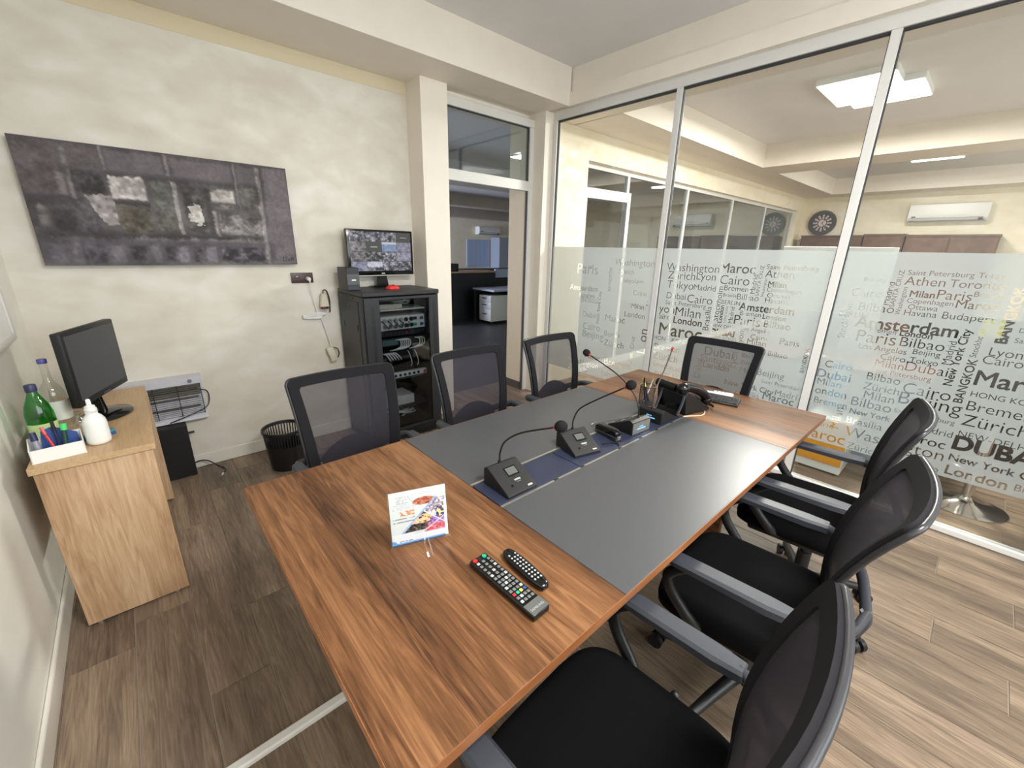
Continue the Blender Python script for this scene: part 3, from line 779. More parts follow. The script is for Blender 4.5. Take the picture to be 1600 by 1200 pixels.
# ================================================================ office chairs
REC = [0.0]
def ycurve(t): return -.163+.065*t-(.150+REC[0])*t*t
def back_pt(x, t, off=0.0):
    wd = .24; y = ycurve(t)+.032*(abs(x)/wd)**2
    dy = .065-2*(.15+REC[0])*t; n = Vector((0, 1, -dy/.5)).normalized()
    return Vector((x, y, .485+.515*t))+n*off
def rr_loop(hw0, hw1, t0, t1, rc, n=10):
    """rounded trapezium (x, t); half-widths hw0 below and hw1 above; corner radius in metres"""
    pts = []; rt = rc/.515
    for (sx, top) in ((1, 0), (1, 1), (-1, 1), (-1, 0)):
        hw = hw1 if top else hw0; cx = sx*(hw-rc); ct = (t1-rt) if top else (t0+rt)
        a0 = {(1, 0): -90, (1, 1): 0, (-1, 1): 90, (-1, 0): 180}[(sx, top)]
        for k in range(n+1):
            a = math.radians(a0+90*k/n); pts.append((cx+rc*math.cos(a), ct+rt*math.sin(a)))
        nxt = {(1, 0): (hw1-rc+rc, t1-rt), (1, 1): (-(hw1-rc), t1), (-1, 1): (-hw0, t0+rt), (-1, 0): (hw0-rc, t0)}[(sx, top)]
        last = pts[-1]
        for k in range(1, 10): pts.append((last[0]+(nxt[0]-last[0])*k/10, last[1]+(nxt[1]-last[1])*k/10))
    return pts
def make_chair(recline=0.0):
    REC[0] = recline
    c = thing('office_chair', '-', 'chair')
    # back: fabric border round a net panel
    outer = rr_loop(.205, .238, 0, 1, .024); inner = rr_loop(.165, .195, .17, .925, .015)
    mb = MB(); bm = mb.bm; R = []
    for lp, off in ((outer, .008), (inner, .008), (inner, -.004), (outer, -.004)):
        R.append([bm.verts.new(back_pt(x, t_, off)) for x, t_ in lp])
    n = len(outer)
    for A, Bq in ((R[0], R[1]), (R[1], R[2]), (R[2], R[3]), (R[3], R[0])):
        for k in range(n): bm.faces.new((A[k], A[(k+1) % n], Bq[(k+1) % n], Bq[k]))
    mb.build('back_border', M['border_fab'], c, smooth=50)
    mb = MB(); bm = mb.bm; nx, nt_ = 14, 14
    G = [[bm.verts.new(back_pt((-1+2*i/nx)*(.168+.03*j/nt_), .165+.765*j/nt_, .002)) for i in range(nx+1)] for j in range(nt_+1)]
    for j in range(nt_):
        for i in range(nx): bm.faces.new((G[j][i], G[j][i+1], G[j+1][i+1], G[j+1][i]))
    mb.build('net_panel', M['mesh_fab'], c, smooth=80)
    MB().tube([back_pt(x*1.008, t_, -.010) for x, t_ in outer], .0080, 8, closed=True).build('back_frame', M['frame_plastic'], c, smooth=60)
    # lumbar pad behind the net
    mb = MB(); bm = mb.bm; G = []
    for j in range(7):
        row = []
        for i in range(13):
            u = -1+2*i/12; tt = .17+.25*(j/6)*(1-.5*u*u)
            row.append(bm.verts.new(back_pt(u*.15, tt, -.018)))
        G.append(row)
    for j in range(6):
        for i in range(12): bm.faces.new((G[j][i], G[j][i+1], G[j+1][i+1], G[j+1][i]))
    bmesh.ops.solidify(bm, geom=list(bm.faces), thickness=.012)
    mb.build('lumbar_support', M['black_plastic'], c, smooth=50)
    # seat
    mb = MB(); bm = mb.bm; rows = []
    def seat_ring(s, z, dy=0):
        pts = []
        for k in range(40):
            a = 2*PI*k/40; ca, sa = math.cos(a), math.sin(a); e = .42
            x = .245*s*math.copysign(abs(ca)**e, ca); y = .04+.245*s*math.copysign(abs(sa)**e, sa)
            pts.append((x, y, z-(.018*max(0, (y-.15)/.12)**2 if y > .15 else 0)))
        return [bm.verts.new(p) for p in pts]
    for s, z in ((.93, .405), (.99, .42), (1.0, .445), (.99, .468), (.95, .484), (.85, .492), (.5, .488), (.15, .486)): rows.append(seat_ring(s, z))
    for A, Bq in zip(rows, rows[1:]):
        for k in range(40): bm.faces.new((A[k], A[(k+1) % 40], Bq[(k+1) % 40], Bq[k]))
    bm.faces.new(rows[0][::-1]); bm.faces.new(rows[-1])
    mb.build('seat', M['black_fab'], c, smooth=60)
    B(-.21, .21, -.15, .22, .375, .408, .014, 2).build('seat_pan', M['black_plastic'], c)
    # arms: flat pad, bent front support; rear ends run into the back bracket
    for s in (-1, 1):
        top = [(-.030, .20), (-.026, .215), (.026, .215), (.030, .20), (.030, -.05), (.022, -.115), (-.022, -.115), (-.030, -.05)]
        mb = MB(); bm = mb.bm
        lv = [bm.verts.new((s*.266+x, y, .636+(.0 if y < .19 else .006))) for x, y in top]
        mv = [bm.verts.new((s*.266+x, y, .656)) for x, y in top]
        tv = [bm.verts.new((s*.266+x*.72, y*.985, .664)) for x, y in top]
        bm.faces.new(lv[::-1]); bm.faces.new(tv)
        for A, Bq in ((lv, mv), (mv, tv)):
            for k in range(8): bm.faces.new((A[k], A[(k+1) % 8], Bq[(k+1) % 8], Bq[k]))
        a = mb.build('armrest', M['grey_plastic'], c, smooth=30)
        path = smoothpath([(s*.266, .165, .640), (s*.268, .208, .600), (s*.266, .218, .565), (s*.262, .195, .515), (s*.25, .13, .44), (s*.20, .10, .395)], 5)
        MB().tube(path, .0155, 8, flat=1.25).build('arm_support', M['black_plastic'], a, smooth=60)
        path = smoothpath([(s*.266, -.10, .648), (s*.245, -.165, .632), (s*.15, -.225, .60), (0, -.255, .565)], 5)
        MB().tube(path, .0125, 8, flat=1.5).build('back_bracket', M['grey_plastic'], a, smooth=60)
    MB().tube(smoothpath([(0, -.252, .578), (0, -.256, .53), (0, -.21, .44), (0, -.06, .387)], 5), .014, 8, flat=1.0).build('back_spine', M['grey_plastic'], c, smooth=60)
    MB().cyl((0, .0, .10), (0, .0, .25), .028, n=14).cyl((0, 0, .25), (0, 0, .38), .018, n=14).build('gas_column', M['black_plastic'], c)
    MB().cyl((.12, .02, .385), (.30, .03, .39), .007, n=8).ball((.31, .03, .39), .013).build('height_lever', M['black_plastic'], c)
    for k in range(5):
        a = 2*PI*k/5+PI/2; ca, sa = math.cos(a), math.sin(a)
        lg = MB().tube([(0, 0, .115), (ca*.16, sa*.16, .098), (ca*.30, sa*.30, .072)], [.026, .021, .016], 8).build('base_leg', M['black_plastic'], c, smooth=60)
        tx, ty = -sa, ca; px, py = ca*.305, sa*.305
        MB().cyl((px+tx*.008, py+ty*.008, .028), (px+tx*.028, py+ty*.028, .028), .028, n=14).cyl((px-tx*.028, py-ty*.028, .028), (px-tx*.008, py-ty*.008, .028), .028, n=14)\
            .cyl((px, py, .028), (px, py, .075), .008, n=8).cyl((px-tx*.01, py-ty*.01, .028), (px+tx*.01, py+ty*.01, .028), .008, n=8).build('caster', M['black_plastic'], lg)
    return c
CH = [  # x, y, heading, label
    (.600, .258, 3, 'black net-back office chair at the walnut near corner, beside both remote controls'),
    (1.385, .262, 5, 'black net-back office chair at the middle of the grey table edge facing the painting wall'),
    (2.105, .275, 6, 'black net-back office chair by the table edge closest to the frosted glass'),
    (.655, 1.665, 180, 'black net-back office chair standing in front of the black waste basket'),
    (1.365, 1.665, 180, 'black net-back office chair with its back to the open doorway, beside the server rack'),
    (2.035, 1.665, 180, 'black net-back office chair in front of the pale pillar between doorway and glass'),
    (2.640, 1.075, 90, 'black net-back office chair at the table end behind the keyboard and desk phone'),
]
chair0 = make_chair()
chair_leaning = make_chair(.045)
for i, (x, y, r, lb) in enumerate(CH):
    c = chair0 if i == 0 else chair_leaning if i == 1 else copy_tree(chair0)
    c.location = (x, y, 0); c.rotation_euler = (0, 0, math.radians(r)); c['label'] = lb; c['group'] = 'office chairs round the meeting table'

# ================================================================ oak side desk and what stands on it
desk = thing('side_desk', 'light oak side desk standing along the left wall', 'desk', (-.225, 2.64, 0))
def dk(x0, x1, y0, y1, z0, z1, n, m='oak', bev=.001): 
    o = B(x0+.225, x1+.225, y0-2.64, y1-2.64, z0, z1, bev, 1).build(n, M[m], desk); return o
dk(-.405, -.045, 2.155, 3.125, .724, .75, 'desk_top', 'oak_top')
dk(-.395, -.055, 2.163, 2.187, .012, .724, 'end_panel')
dk(-.395, -.040, 3.092, 3.117, .012, .724, 'end_panel')
dk(-.385, -.367, 2.187, 3.092, .35, .724, 'back_panel')
for x in (-.36, -.10):
    for y in (2.175, 3.105):
        o = MB().cyl((x+.225, y-2.64, 0), (x+.225, y-2.64, .0125), .011, n=10).build('foot', M['brass_pin'], desk)

mon = thing('desk_monitor', 'switched off black monitor turned sideways on the oak desk', 'monitor', (-.185, 2.67, .7505), math.radians(67.8))
MB().box(-.2065, .2065, -.012, .022, .105, .429, .006, 2).build('casing', M['black_plastic'], mon)
B(-.189, .189, -.0135, -.0115, .135, .412).build('screen', M['lcd_off'], mon, smooth=0)
B(-.03, .03, -.0145, -.012, .112, .122).build('button_strip', M['grey_plastic'], mon, smooth=0)
MB().tube([(0, .03, .02), (0, .036, .09), (0, .034, .2)], [.028, .024, .03], 12, flat=.5).build('stand_neck', M['black_gloss'], mon)
mb = MB(); mb.lathe([(.0, 0), (.115, 0), (.120, .004), (.112, .012), (.06, .022), (.02, .026)], (0, 0, 0), 32, capb=False)
bmesh.ops.scale(mb.bm, vec=(1.0, .78, 1), verts=mb.bm.verts); bmesh.ops.translate(mb.bm, vec=(0, .01, 0), verts=mb.bm.verts)
mb.build('stand_base', M['black_gloss'], mon)

def bottle(name, label, cat, loc, prof, m, cap=None, capm=None):
    t_ = thing(name, label, cat, loc)
    MB().lathe(prof, n=28, capt=False).build('body', m, t_, smooth=60)
    if cap: MB().lathe(cap, n=24).build('cap', capm, t_)
    return t_
gb = bottle('green_bottle', 'green plastic bottle with a navy cap on the oak desk', 'bottle', (-.372, 2.45, .7505),
    [(.0, .003), (.030, .0), (.041, .006), (.043, .03), (.043, .10), (.042, .125), (.036, .155), (.024, .185), (.0165, .205), (.0145, .218)],
    M['pet_green'], [(.0155, .214), (.0175, .216), (.0175, .240), (.0155, .243), (.0, .243)], M['navy_cap'])
mb = MB(); mb.lathe([(.0437, .035), (.0437, .085)], n=28, capb=False, capt=False); mb.build('label_band', M['green_label'], gb, smooth=60)
cb_ = bottle('clear_bottle', 'tall clear empty bottle with a blue cap behind the green bottle', 'bottle', (-.338, 2.60, .7505),
    [(.0, .004), (.030, .0), (.0415, .006), (.043, .02), (.043, .15), (.041, .168), (.031, .192), (.018, .212), (.0145, .225), (.0135, .290), (.0150, .296)],
    M['pet_clear'], [(.0150, .293), (.0158, .295), (.0158, .310), (.0145, .312), (.0, .312)], mat('blue_violet_cap', srgb(84, 84, 150), .4))
mb = MB(); bm = mb.bm
A = [bm.verts.new((.0437*math.cos(a), .0437*math.sin(a), .045)) for a in np.linspace(-1.9, .3, 12)]; A2 = [bm.verts.new(v.co+Vector((0, 0, .085))) for v in A]
for k in range(11): bm.faces.new((A[k], A[k+1], A2[k+1], A2[k]))
mb.build('paper_label', mat('white_paper_label', srgb(214, 216, 208), .6), cb_, smooth=60)
sb = bottle('soap_bottle', 'white plastic flip-top bottle on the oak desk beside the pen box', 'bottle', (-.212, 2.298, .7505),
    [(.0, .002), (.030, .0), (.036, .004), (.038, .015), (.038, .085), (.036, .100), (.028, .116), (.019, .126), (.0175, .132)],
    M['white_plastic'], [(.0195, .131), (.0195, .150), (.0165, .152), (.0165, .160), (.010, .163), (.0075, .166), (.0075, .186), (.0045, .190), (.0, .190)], M['white_plastic'])
MB().tube([(.021*math.cos(a), .021*math.sin(a)-.004, .142+.004*math.sin(a*2)) for a in np.linspace(0, 2*PI, 17)[:-1]], .0022, 6, closed=True).build('cap_strap', M['acrylic'], sb)
bottle('small_clear_bottle', 'small clear glass bottle half hidden behind the white soap bottle', 'bottle', (-.262, 2.395, .7505),
    [(.0, .002), (.022, .0), (.027, .005), (.027, .06), (.022, .08), (.011, .095), (.010, .108)], M['pet_clear'],
    [(.0115, .105), (.0115, .118), (.0, .118)], M['pet_clear'])
# pen box
pb = thing('pen_box', 'white open card box holding pens on the oak desk corner', 'box', (-.325, 2.255, .7505), math.radians(6))
bw, bd, bh, tk = .073, .052, .058, .0035
B(-bw, bw, -bd, bd, 0, tk).build('base', M['white_plastic'], pb)
B(-bw, bw, -bd, -bd+tk, tk, bh-.006).build('front', M['white_plastic'], pb); B(-bw, bw, bd-tk, bd, tk, bh+.012).build('back', M['white_plastic'], pb)
for s in (-1, 1):
    x0, x1 = (-bw, -bw+tk) if s < 0 else (bw-tk, bw)
    MB().prism([(-bd, tk), (bd, tk), (bd, bh+.012), (-bd, bh-.006)], 'X', x0, x1).build('side', M['white_plastic'], pb)
def stick(name, label, cat, p0, p1, r, m, cap=None, capm=None, group=None, tip=True):
    p0, p1 = Vector(p0), Vector(p1); d = (p1-p0).normalized(); q = p0+(p1-p0)*(.0 if not cap else 1-cap)
    t_ = thing(name, label, cat, p0, group=group)
    mb = MB()
    if tip: mb.cyl((0, 0, 0), d*.012, r*.25, r*.8, 10).cyl(d*.012, p1-p0, r*.9, r, 12)
    else: mb.cyl((0, 0, 0), p1-p0, r, r, 12)
    mb.build('barrel', m, t_)
    if cap: MB().cyl(q-p0, (p1-p0)+d*.001, r*1.18, r*1.12, 12).build('pen_cap', capm, t_)
    return t_
zb = .7505+.0045
stick('highlighter', 'green highlighter with a dark barrel standing in the white pen box', 'pen', (-.302, 2.235, zb+.006), (-.292, 2.255, zb+.115), .008, mat('dark_green_barrel', srgb(16, 58, 50), .4), .22, mat('green_cap', srgb(70, 200, 110), .4), tip=False)
stick('red_pen', 'red pen leaning in the white pen box', 'pen', (-.325, 2.232, zb+.006), (-.352, 2.265, zb+.112), .0045, M['red'], .25, mat('pale_pen_end', srgb(210, 90, 90), .4))
stick('blue_pen', 'dark blue pen leaning behind the green highlighter', 'pen', (-.318, 2.262, zb+.006), (-.322, 2.272, zb+.125), .005, M['navy_cap'], .3, M['black_plastic'])
stick('grey_marker', 'clear grey marker lying against the corner of the pen box', 'pen', (-.372, 2.25, zb+.008), (-.380, 2.268, zb+.095), .009, mat('grey_barrel', srgb(150, 150, 160), .3), .35, M['navy_cap'], tip=False)
bc = MB().prism([(-.055, .002), (.050, .002), (.050, .058), (-.012, .098), (-.045, .088)], 'Y', -.001, .001).build('blue_folder', M['blue_card'])
bc.location = (-.315, 2.283, zb+.003); bc.rotation_euler = (math.radians(-8), 0, math.radians(6)); tag(bc, 'blue card standing behind the pens in the white box', 'card')
sp = thing('sponge', 'blue and teal pad lying behind the white soap bottle', 'pad', (-.215, 2.365, .7505), .5)
B(-.05, .05, -.02, .02, 0, .012, .003).build('blue_layer', M['blue_card'], sp); B(-.05, .05, -.02, .02, .012, .022, .003).build('teal_layer', mat('teal_pad', srgb(60, 130, 140), .7), sp)

# ================================================================ painting wall
pt = thing('canvas_painting', 'long dark grey abstract canvas painting of blocks on the cream wall', 'painting', (.318, 3.458, 1.725))
B(-.638, .638, -.012, .022, -.318, .318, .003, 1).build('canvas', mat('canvas_edge', srgb(70, 62, 66), .8), pt)
def paint(U, V):
    n1 = vnoise(U, V, 6, 4, 1); n2 = vnoise(U, V, 26, 14, 2); n3 = vnoise(U, V, 110, 55, 3); n4 = vnoise(U, V, 60, 30, 9)
    g = 76+34*(n1-.5)+30*(n2-.5)+12*(n3-.5)
    C = np.stack([g+5, g, g+2], -1)
    wob = .010*(n2-.5)+.008*(n3-.5)
    def blk(u0, v0, u1, v1, col, a=.9, tex=30, soft=.012):
        nonlocal C
        u = U+wob*.8; v = V+wob*2.0
        m = np.clip((u-u0)/soft, 0, 1)*np.clip((u1-u)/soft, 0, 1)*np.clip((v-v0)/(soft*2), 0, 1)*np.clip((v1-v)/(soft*2), 0, 1)*a
        c = np.array(col)[None, None]+(tex*.55*(n3-.5)+tex*.8*(n4-.5)+tex*1.0*(n2-.5))[..., None]
        C = C*(1-m[..., None])+c*m[..., None]
    D = (44, 38, 42)
    # smooth purple-grey grounds above and to the right, dark seams between the fields
    blk(.27, .02, .475, .20, (100, 91, 97), .85, 12); blk(.50, .03, .745, .20, (104, 94, 99), .85, 12); blk(.765, .02, .86, .20, (92, 82, 88), .8, 14); blk(.875, .0, 1, 1, (108, 98, 104), .8, 18)
    blk(.155, .03, .255, .16, (96, 84, 88), .8, 26); blk(.0, .03, .13, .45, (84, 72, 76), .75, 30); blk(.0, .76, .9, 1, (84, 77, 86), .6, 24)
    blk(.25, .195, .86, .265, D, .8, 20, .02); blk(.14, .20, .255, .42, (50, 43, 48), .9, 60); blk(.0, .42, .18, .52, D, .6, 20); blk(.01, .69, .87, .775, D, .75, 24, .02)
    blk(.06, .53, .14, .73, (44, 37, 42), .9, 30); blk(.265, .43, .40, .49, D, .9, 15); blk(.40, .24, .41, .70, D, .7); blk(.14, .46, .22, .73, (70, 64, 70), .85, 50)
    # the dark field with its pale spot, and its neighbours
    blk(.515, .25, .632, .71, (62, 58, 58), .9, 55); blk(.608, .25, .640, .72, (50, 42, 46), .85, 20)
    # pale blocks
    blk(.262, .225, .392, .435, (188, 182, 180), .95, 70, .008); blk(.632, .262, .745, .40, (178, 172, 168), .95, 80, .01); blk(.64, .40, .74, .47, (110, 104, 102), .8, 60)
    e = ((U-.566)/.030)**2+((V-.52)/.095)**2+1.3*(n3-.5)+.9*(n4-.5) < 1; C[e] = np.array((198, 192, 188))[None]+(70*(n4[e]-.5))[:, None]
    t = (V > .405+2*wob) & (V < .645+2*wob) & (U < .268+wob) & (U > .178+wob+.22*np.clip(V-.43, 0, 1)) & (n4+.4*n3 > .34); C[t] = np.array((150, 143, 144))[None]+(90*(n4[t]-.5)+50*(V[t]-.5))[:, None]
    blk(.101, .23, .137, .435, (128, 120, 122), .85, 30); blk(.02, .49, .06, .69, (132, 124, 124), .8, 55, .015); blk(.652, .50, .85, .715, (112, 106, 106), .85, 85)
    blk(.765, .22, .85, .46, (84, 80, 76), .8, 50)
    # olive and green-grey blocks
    blk(.272, .475, .396, .715, (82, 75, 62), .95, 50); blk(.41, .24, .484, .70, (90, 90, 82), .85, 50); blk(.40, .48, .474, .69, (104, 98, 92), .6, 80)
    # light uprights, the long pale rail and the lower row
    blk(.484, .24, .508, .71, (152, 146, 144), .9, 50, .006); blk(.257, .0, .273, .20, (122, 113, 116), .8, 30, .006); blk(.476, .0, .494, .20, (134, 124, 128), .8, 40, .006); blk(.748, .0, .764, .46, (112, 104, 106), .75, 40, .006)
    blk(.137, .02, .157, .45, (118, 110, 112), .8, 50, .006); blk(.122, .45, .138, 1, (66, 58, 62), .6, 30, .006); blk(.634, .47, .654, .72, (134, 126, 126), .85, 50, .006); blk(.845, .02, .87, 1, (140, 132, 134), .8, 60, .007)
    blk(.30, .735, .86, .785, (124, 116, 120), .8, 45); blk(.02, .755, .30, .785, (104, 96, 100), .7, 40)
    for a_, b_, c_, t_ in ((.03, .08, 98, 20), (.09, .13, 108, 40), (.14, .21, 62, 60), (.22, .27, 112, 18), (.28, .35, 62, 60), (.36, .40, 112, 22), (.41, .455, 58, 70), (.455, .51, 128, 40), (.515, .565, 54, 60), (.57, .625, 126, 22), (.635, .84, 62, 90)):
        blk(a_, .81, b_, .985, (c_, c_-6, c_+3), .85, t_)
    blk(.0, .0, 1, .02, (74, 64, 68), .6, 5, .004)
    return C
color_grid('paint_layer', (-.638, -.0128, .318), (1.276, 0, 0), (0, 0, -.636), 300, 150, paint, M['painting'], pt)
text_mesh('signature', 'Daff', .045, mat('signature_paint', srgb(24, 20, 24), .6), pt, (.58, -.0135, -.283), (PI/2, 0, 0), 0, .0003)

so = thing('wall_socket', 'brown double wall socket above the coiled white cord', 'socket', (.990, 3.5, 1.306))
B(-.078, .078, -.010, 0, -.038, .038, .003, 2).build('plate', M['socket_brown'], so)
for x in (-.038, .038):
    MB().cyl((x, -.0101, 0), (x, -.0118, 0), .021, n=20).build('outlet', mat('socket_dark', srgb(52, 36, 32), .4), so)
B(-.044, -.030, -.0125, -.0105, .006, .016).build('switch_lamp', mat('socket_pink', srgb(190, 140, 130), .4), so)
pc = thing('extension_lead', 'white lead plugged into the brown socket, coiled against the wall', 'cord', (1.028, 3.489, 1.300))
MB().cyl((0, 0, 0), (0, -.035, -.002), .016, .013, 14).cyl((0, -.035, -.002), (0, -.045, -.02), .011, .006, 10).build('plug', M['white_plastic'], pc)
MB().tube(smoothpath([(0, -.043, -.018), (.004, -.04, -.07), (.02, -.02, -.16), (.036, -.014, -.255), (.03, -.014, -.29), (.06, -.014, -.31), (.085, -.014, -.40), (.105, -.018, -.50), (.11, -.026, -.55)], 8), .0035, 6).build('lead', M['white_plastic'], pc)
for k in range(4):
    MB().tube(smoothpath([(-.075, -.012-.004*k, -.275-.006*k), (.0, -.012-.004*k, -.262-.007*k), (.085, -.012-.004*k, -.266-.005*k), (.098-.01*k, -.012-.004*k, -.282), (.05, -.012-.004*k, -.290-.004*k), (-.02, -.012-.004*k, -.292-.003*k), (-.075, -.012-.004*k, -.275-.006*k)], 5), .0035, 6).build('coil', M['white_plastic'], pc)
ab = thing('cord_adapter', 'cream adapter block hanging on the white cord beside the rack', 'adapter', (1.135, 3.462, .700))
MB().box(-.026, .026, -.018, .018, -.062, .058, .006, 2, Matrix.Rotation(math.radians(-16), 4, 'Y')).build('block', M['cream_plastic'], ab)
MB().tube(smoothpath([(.02, .01, .05), (.055, .015, .03), (.062, .015, -.02), (.03, .015, -.055)], 5), .0035, 6).build('lead', M['black_plastic'], ab)
wc = thing('plug_adapter', 'small cream plug adapter hanging upright behind the grey battery box', 'adapter', (1.118, 3.46, 1.085))
MB().prism([(-.034, 0), (.034, 0), (.016, .10), (-.014, .10)], 'Y', -.022, .02).build('block', M['cream_plastic'], wc, bevel=.003)
MB().cyl((0, -.001, -.016), (0, -.001, 0), .03, n=16).build('socket_face', mat('maroon_face', srgb(96, 40, 36), .4), wc)
MB().tube(smoothpath([(0, 0, .1), (.005, .004, .125), (.03, .01, .12), (.05, .02, .05), (.045, .02, -.05)], 5), .0045, 6).build('lead', M['black_plastic'], wc)

# heater, black box, cable, bin
ht = thing('wall_heater', 'pale grey electric bar heater with wire guard fixed low on the wall', 'heater', (-.02, 3.5, .54))
MB().prism([(-.085, .145), (0, .15), (0, -.16), (-.06, -.16), (-.03, -.115), (-.02, .085), (-.085, .10)], 'X', -.265, .265).build('housing', M['heater_white'], ht, smooth=30)
B(-.25, .25, -.024, -.019, -.11, .08).build('reflector', M['reflector'], ht)
for z in (-.065, 0.0, .055):
    MB().cyl((-.235, -.045, z), (.235, -.045, z), .006, n=10).build('heating_rod', M['steel_element'], ht)
mb = MB()
for k in range(16): mb.tube([(-.25, -.082+.02*((k-7.5)/8)**2, -.118+.0132*k), (.25, -.082+.02*((k-7.5)/8)**2, -.118+.0132*k)], .0013, 5)
g_ = mb.build('wire_guard', M['grille_dark'], ht); g_['kind'] = 'stuff'
for x in (-.25, -.125, 0.0, .125, .25):
    MB().tube([(x, -.03, -.125), (x, -.066, -.12), (x, -.086, -.06), (x, -.088, -.015), (x, -.086, .03), (x, -.066, .085), (x, -.03, .09)], .0026, 6).build('guard_rib', M['grille_dark'], ht)
MB().cyl((.20, -.0855, .122), (.20, -.094, .122), .012, n=16).build('dial', mat('dial_grey', srgb(120, 120, 132), .4), ht)
MB().tube(smoothpath([(.25, -.03, .04), (.285, -.03, .02), (.29, -.03, -.04), (.26, -.05, -.09), (.15, -.08, -.12), (.05, -.07, -.15)], 6), .0035, 6).build('flex', M['black_plastic'], ht)
bx = thing('black_floor_box', 'black flat box standing on the floor under the wall heater', 'box', (-.02, 3.42, 0))
B(-.14, .13, -.05, .06, .004, .375, .003, 1).build('casing', M['black_metal_dk'], bx)
MB().cyl((.13, 0, .30), (.165, 0, .30), .008, n=10).build('bolt', M['black_plastic'], bx)
for x in (-.12, .11): B(x-.01, x+.01, -.045, .055, 0, .004).build('foot', M['black_plastic'], bx)
fc_ = thing('floor_cable', 'black cable with a pale plug end lying on the floor by the skirting', 'cable', (.15, 3.44, 0))
MB().tube(smoothpath([(-.04, .03, .05), (0, .02, .06), (.04, .0, .05), (.085, -.035, .012), (.112, -.08, .005), (.112, -.13, .005), (.095, -.165, .005)], 7), .0045, 6).build('lead', M['black_plastic'], fc_)
MB().cyl((.095, -.165, .006), (.085, -.19, .006), .006, n=8).build('plug_end', M['white_plastic'], fc_)
bn = thing('waste_basket', 'black slotted waste basket against the painting wall', 'basket', (.632, 3.13, 0))
n = 44; mb = MB(); r0, r1, hh = .112, .138, .30
for k in range(n):
    a0 = 2*PI*k/n; a1 = a0+2*PI/n*.42
    def q(r, a, z): return (r*math.cos(a), r*math.sin(a), z)
    def rr(z): return r0+(r1-r0)*z/hh
    vv = [mb.bm.verts.new(q(rr(z)-d, a, z)) for d in (0, .0025) for (a, z) in ((a0, .175), (a1, .175), (a1, hh-.02), (a0, hh-.02))]
    for f in ((0, 1, 2, 3), (7, 6, 5, 4), (0, 4, 5, 1), (1, 5, 6, 2), (2, 6, 7, 3), (3, 7, 4, 0)): mb.bm.faces.new([vv[i] for i in f])
g_ = mb.build('slotted_wall', M['black_plastic'], bn, smooth=0); g_['kind'] = 'stuff'
MB().lathe([(.0, 0), (r0, 0), (rr(.18), .18), (rr(.18)-.003, .18), (r0-.003, .004), (0, .004)], n=44, capb=False, capt=False).build('solid_base', M['black_plastic'], bn)
MB().lathe([(r1-.010, hh-.022), (r1+.002, hh-.024), (r1+.006, hh-.012), (r1+.003, hh), (r1-.006, hh), (r1-.010, hh-.022)], n=44, capb=False, capt=False).build('rim', M['black_plastic'], bn)

# whiteboard on the left wall, cable trunking across the floor
wb = thing('whiteboard', 'white framed board on the left wall cut off by the photo edge', 'board', (XL, 2.22, 1.59))
B(.001, .018, -.80, .80, -.48, .48).build('panel', M['white_plastic'], wb)
B(.001, .024, -.82, .82, -.50, -.47, .003).build('frame_rail', M['alu'], wb); B(.001, .024, -.82, .82, .47, .50, .003).build('frame_rail', M['alu'], wb)
B(.001, .024, .79, .82, -.47, .47, .003).build('frame_rail', M['alu'], wb); B(.001, .024, -.82, -.79, -.47, .47, .003).build('frame_rail', M['alu'], wb)
tr_ = thing('cable_trunking', 'white cable trunking strip across the dark floor by the table end', 'trunking', (0, 1.19, 0))
MB().prism([(-.019, 0), (.019, 0), (.017, .010), (.011, .015), (-.011, .015), (-.017, .010)], 'X', XL+.017, .40).build('cover', M['white_metal'], tr_, smooth=30)

# ================================================================ server rack and what is in and on it
RX0, RX1, RY0, RY1, RZ = 1.235, 1.885, 3.0, 3.47, 1.225
rk = thing('server_rack', 'black server cabinet with glass door standing against the painting wall', 'rack', (1.56, 3.235, 0))
def rb(x0, x1, y0, y1, z0, z1, n, m='black_metal', bev=.002, par=None, **k):
    o = B(x0, x1, y0, y1, z0, z1, bev, 1).build(n, M[m], par or rk, **k)
    o.data.transform(Matrix.Translation((-1.56, -3.235, 0))); return o
rb(RX0, RX1, RY0, RY1, RZ-.035, RZ, 'top_panel', bev=.006)
rb(RX0, RX1, RY0, RY1, 0, .07, 'plinth', 'black_metal_dk')
rb(RX0, RX1, RY1-.012, RY1, .07, RZ-.035, 'back_panel', 'black_metal_dk')
rb(RX0, RX0+.02, RY0+.02, RY1-.012, .07, RZ-.035, 'side_frame')
rb(RX1-.02, RX1, RY0+.02, RY1-.012, .07, RZ-.035, 'side_frame')
sd = rb(RX0-.004, RX0+.001, RY0+.085, RY1-.075, .12, RZ-.075, 'side_door', bev=.001)
o = MB().cyl((RX0-.004, 3.25, 1.115), (RX0-.009, 3.25, 1.115), .011, n=14).build('lock', M['chrome'], sd); o.data.transform(Matrix.Translation((-1.56, -3.235, 0)))
for y in (3.115, 3.375): rb(RX0-.007, RX0-.003, y-.006, y+.006, .93, .975, 'latch', 'black_plastic', .001, sd)
rb(RX0-.003, RX0+.001, 3.17, 3.33, RZ-.06, RZ-.045, 'side_slot', 'black_plastic', .0005)
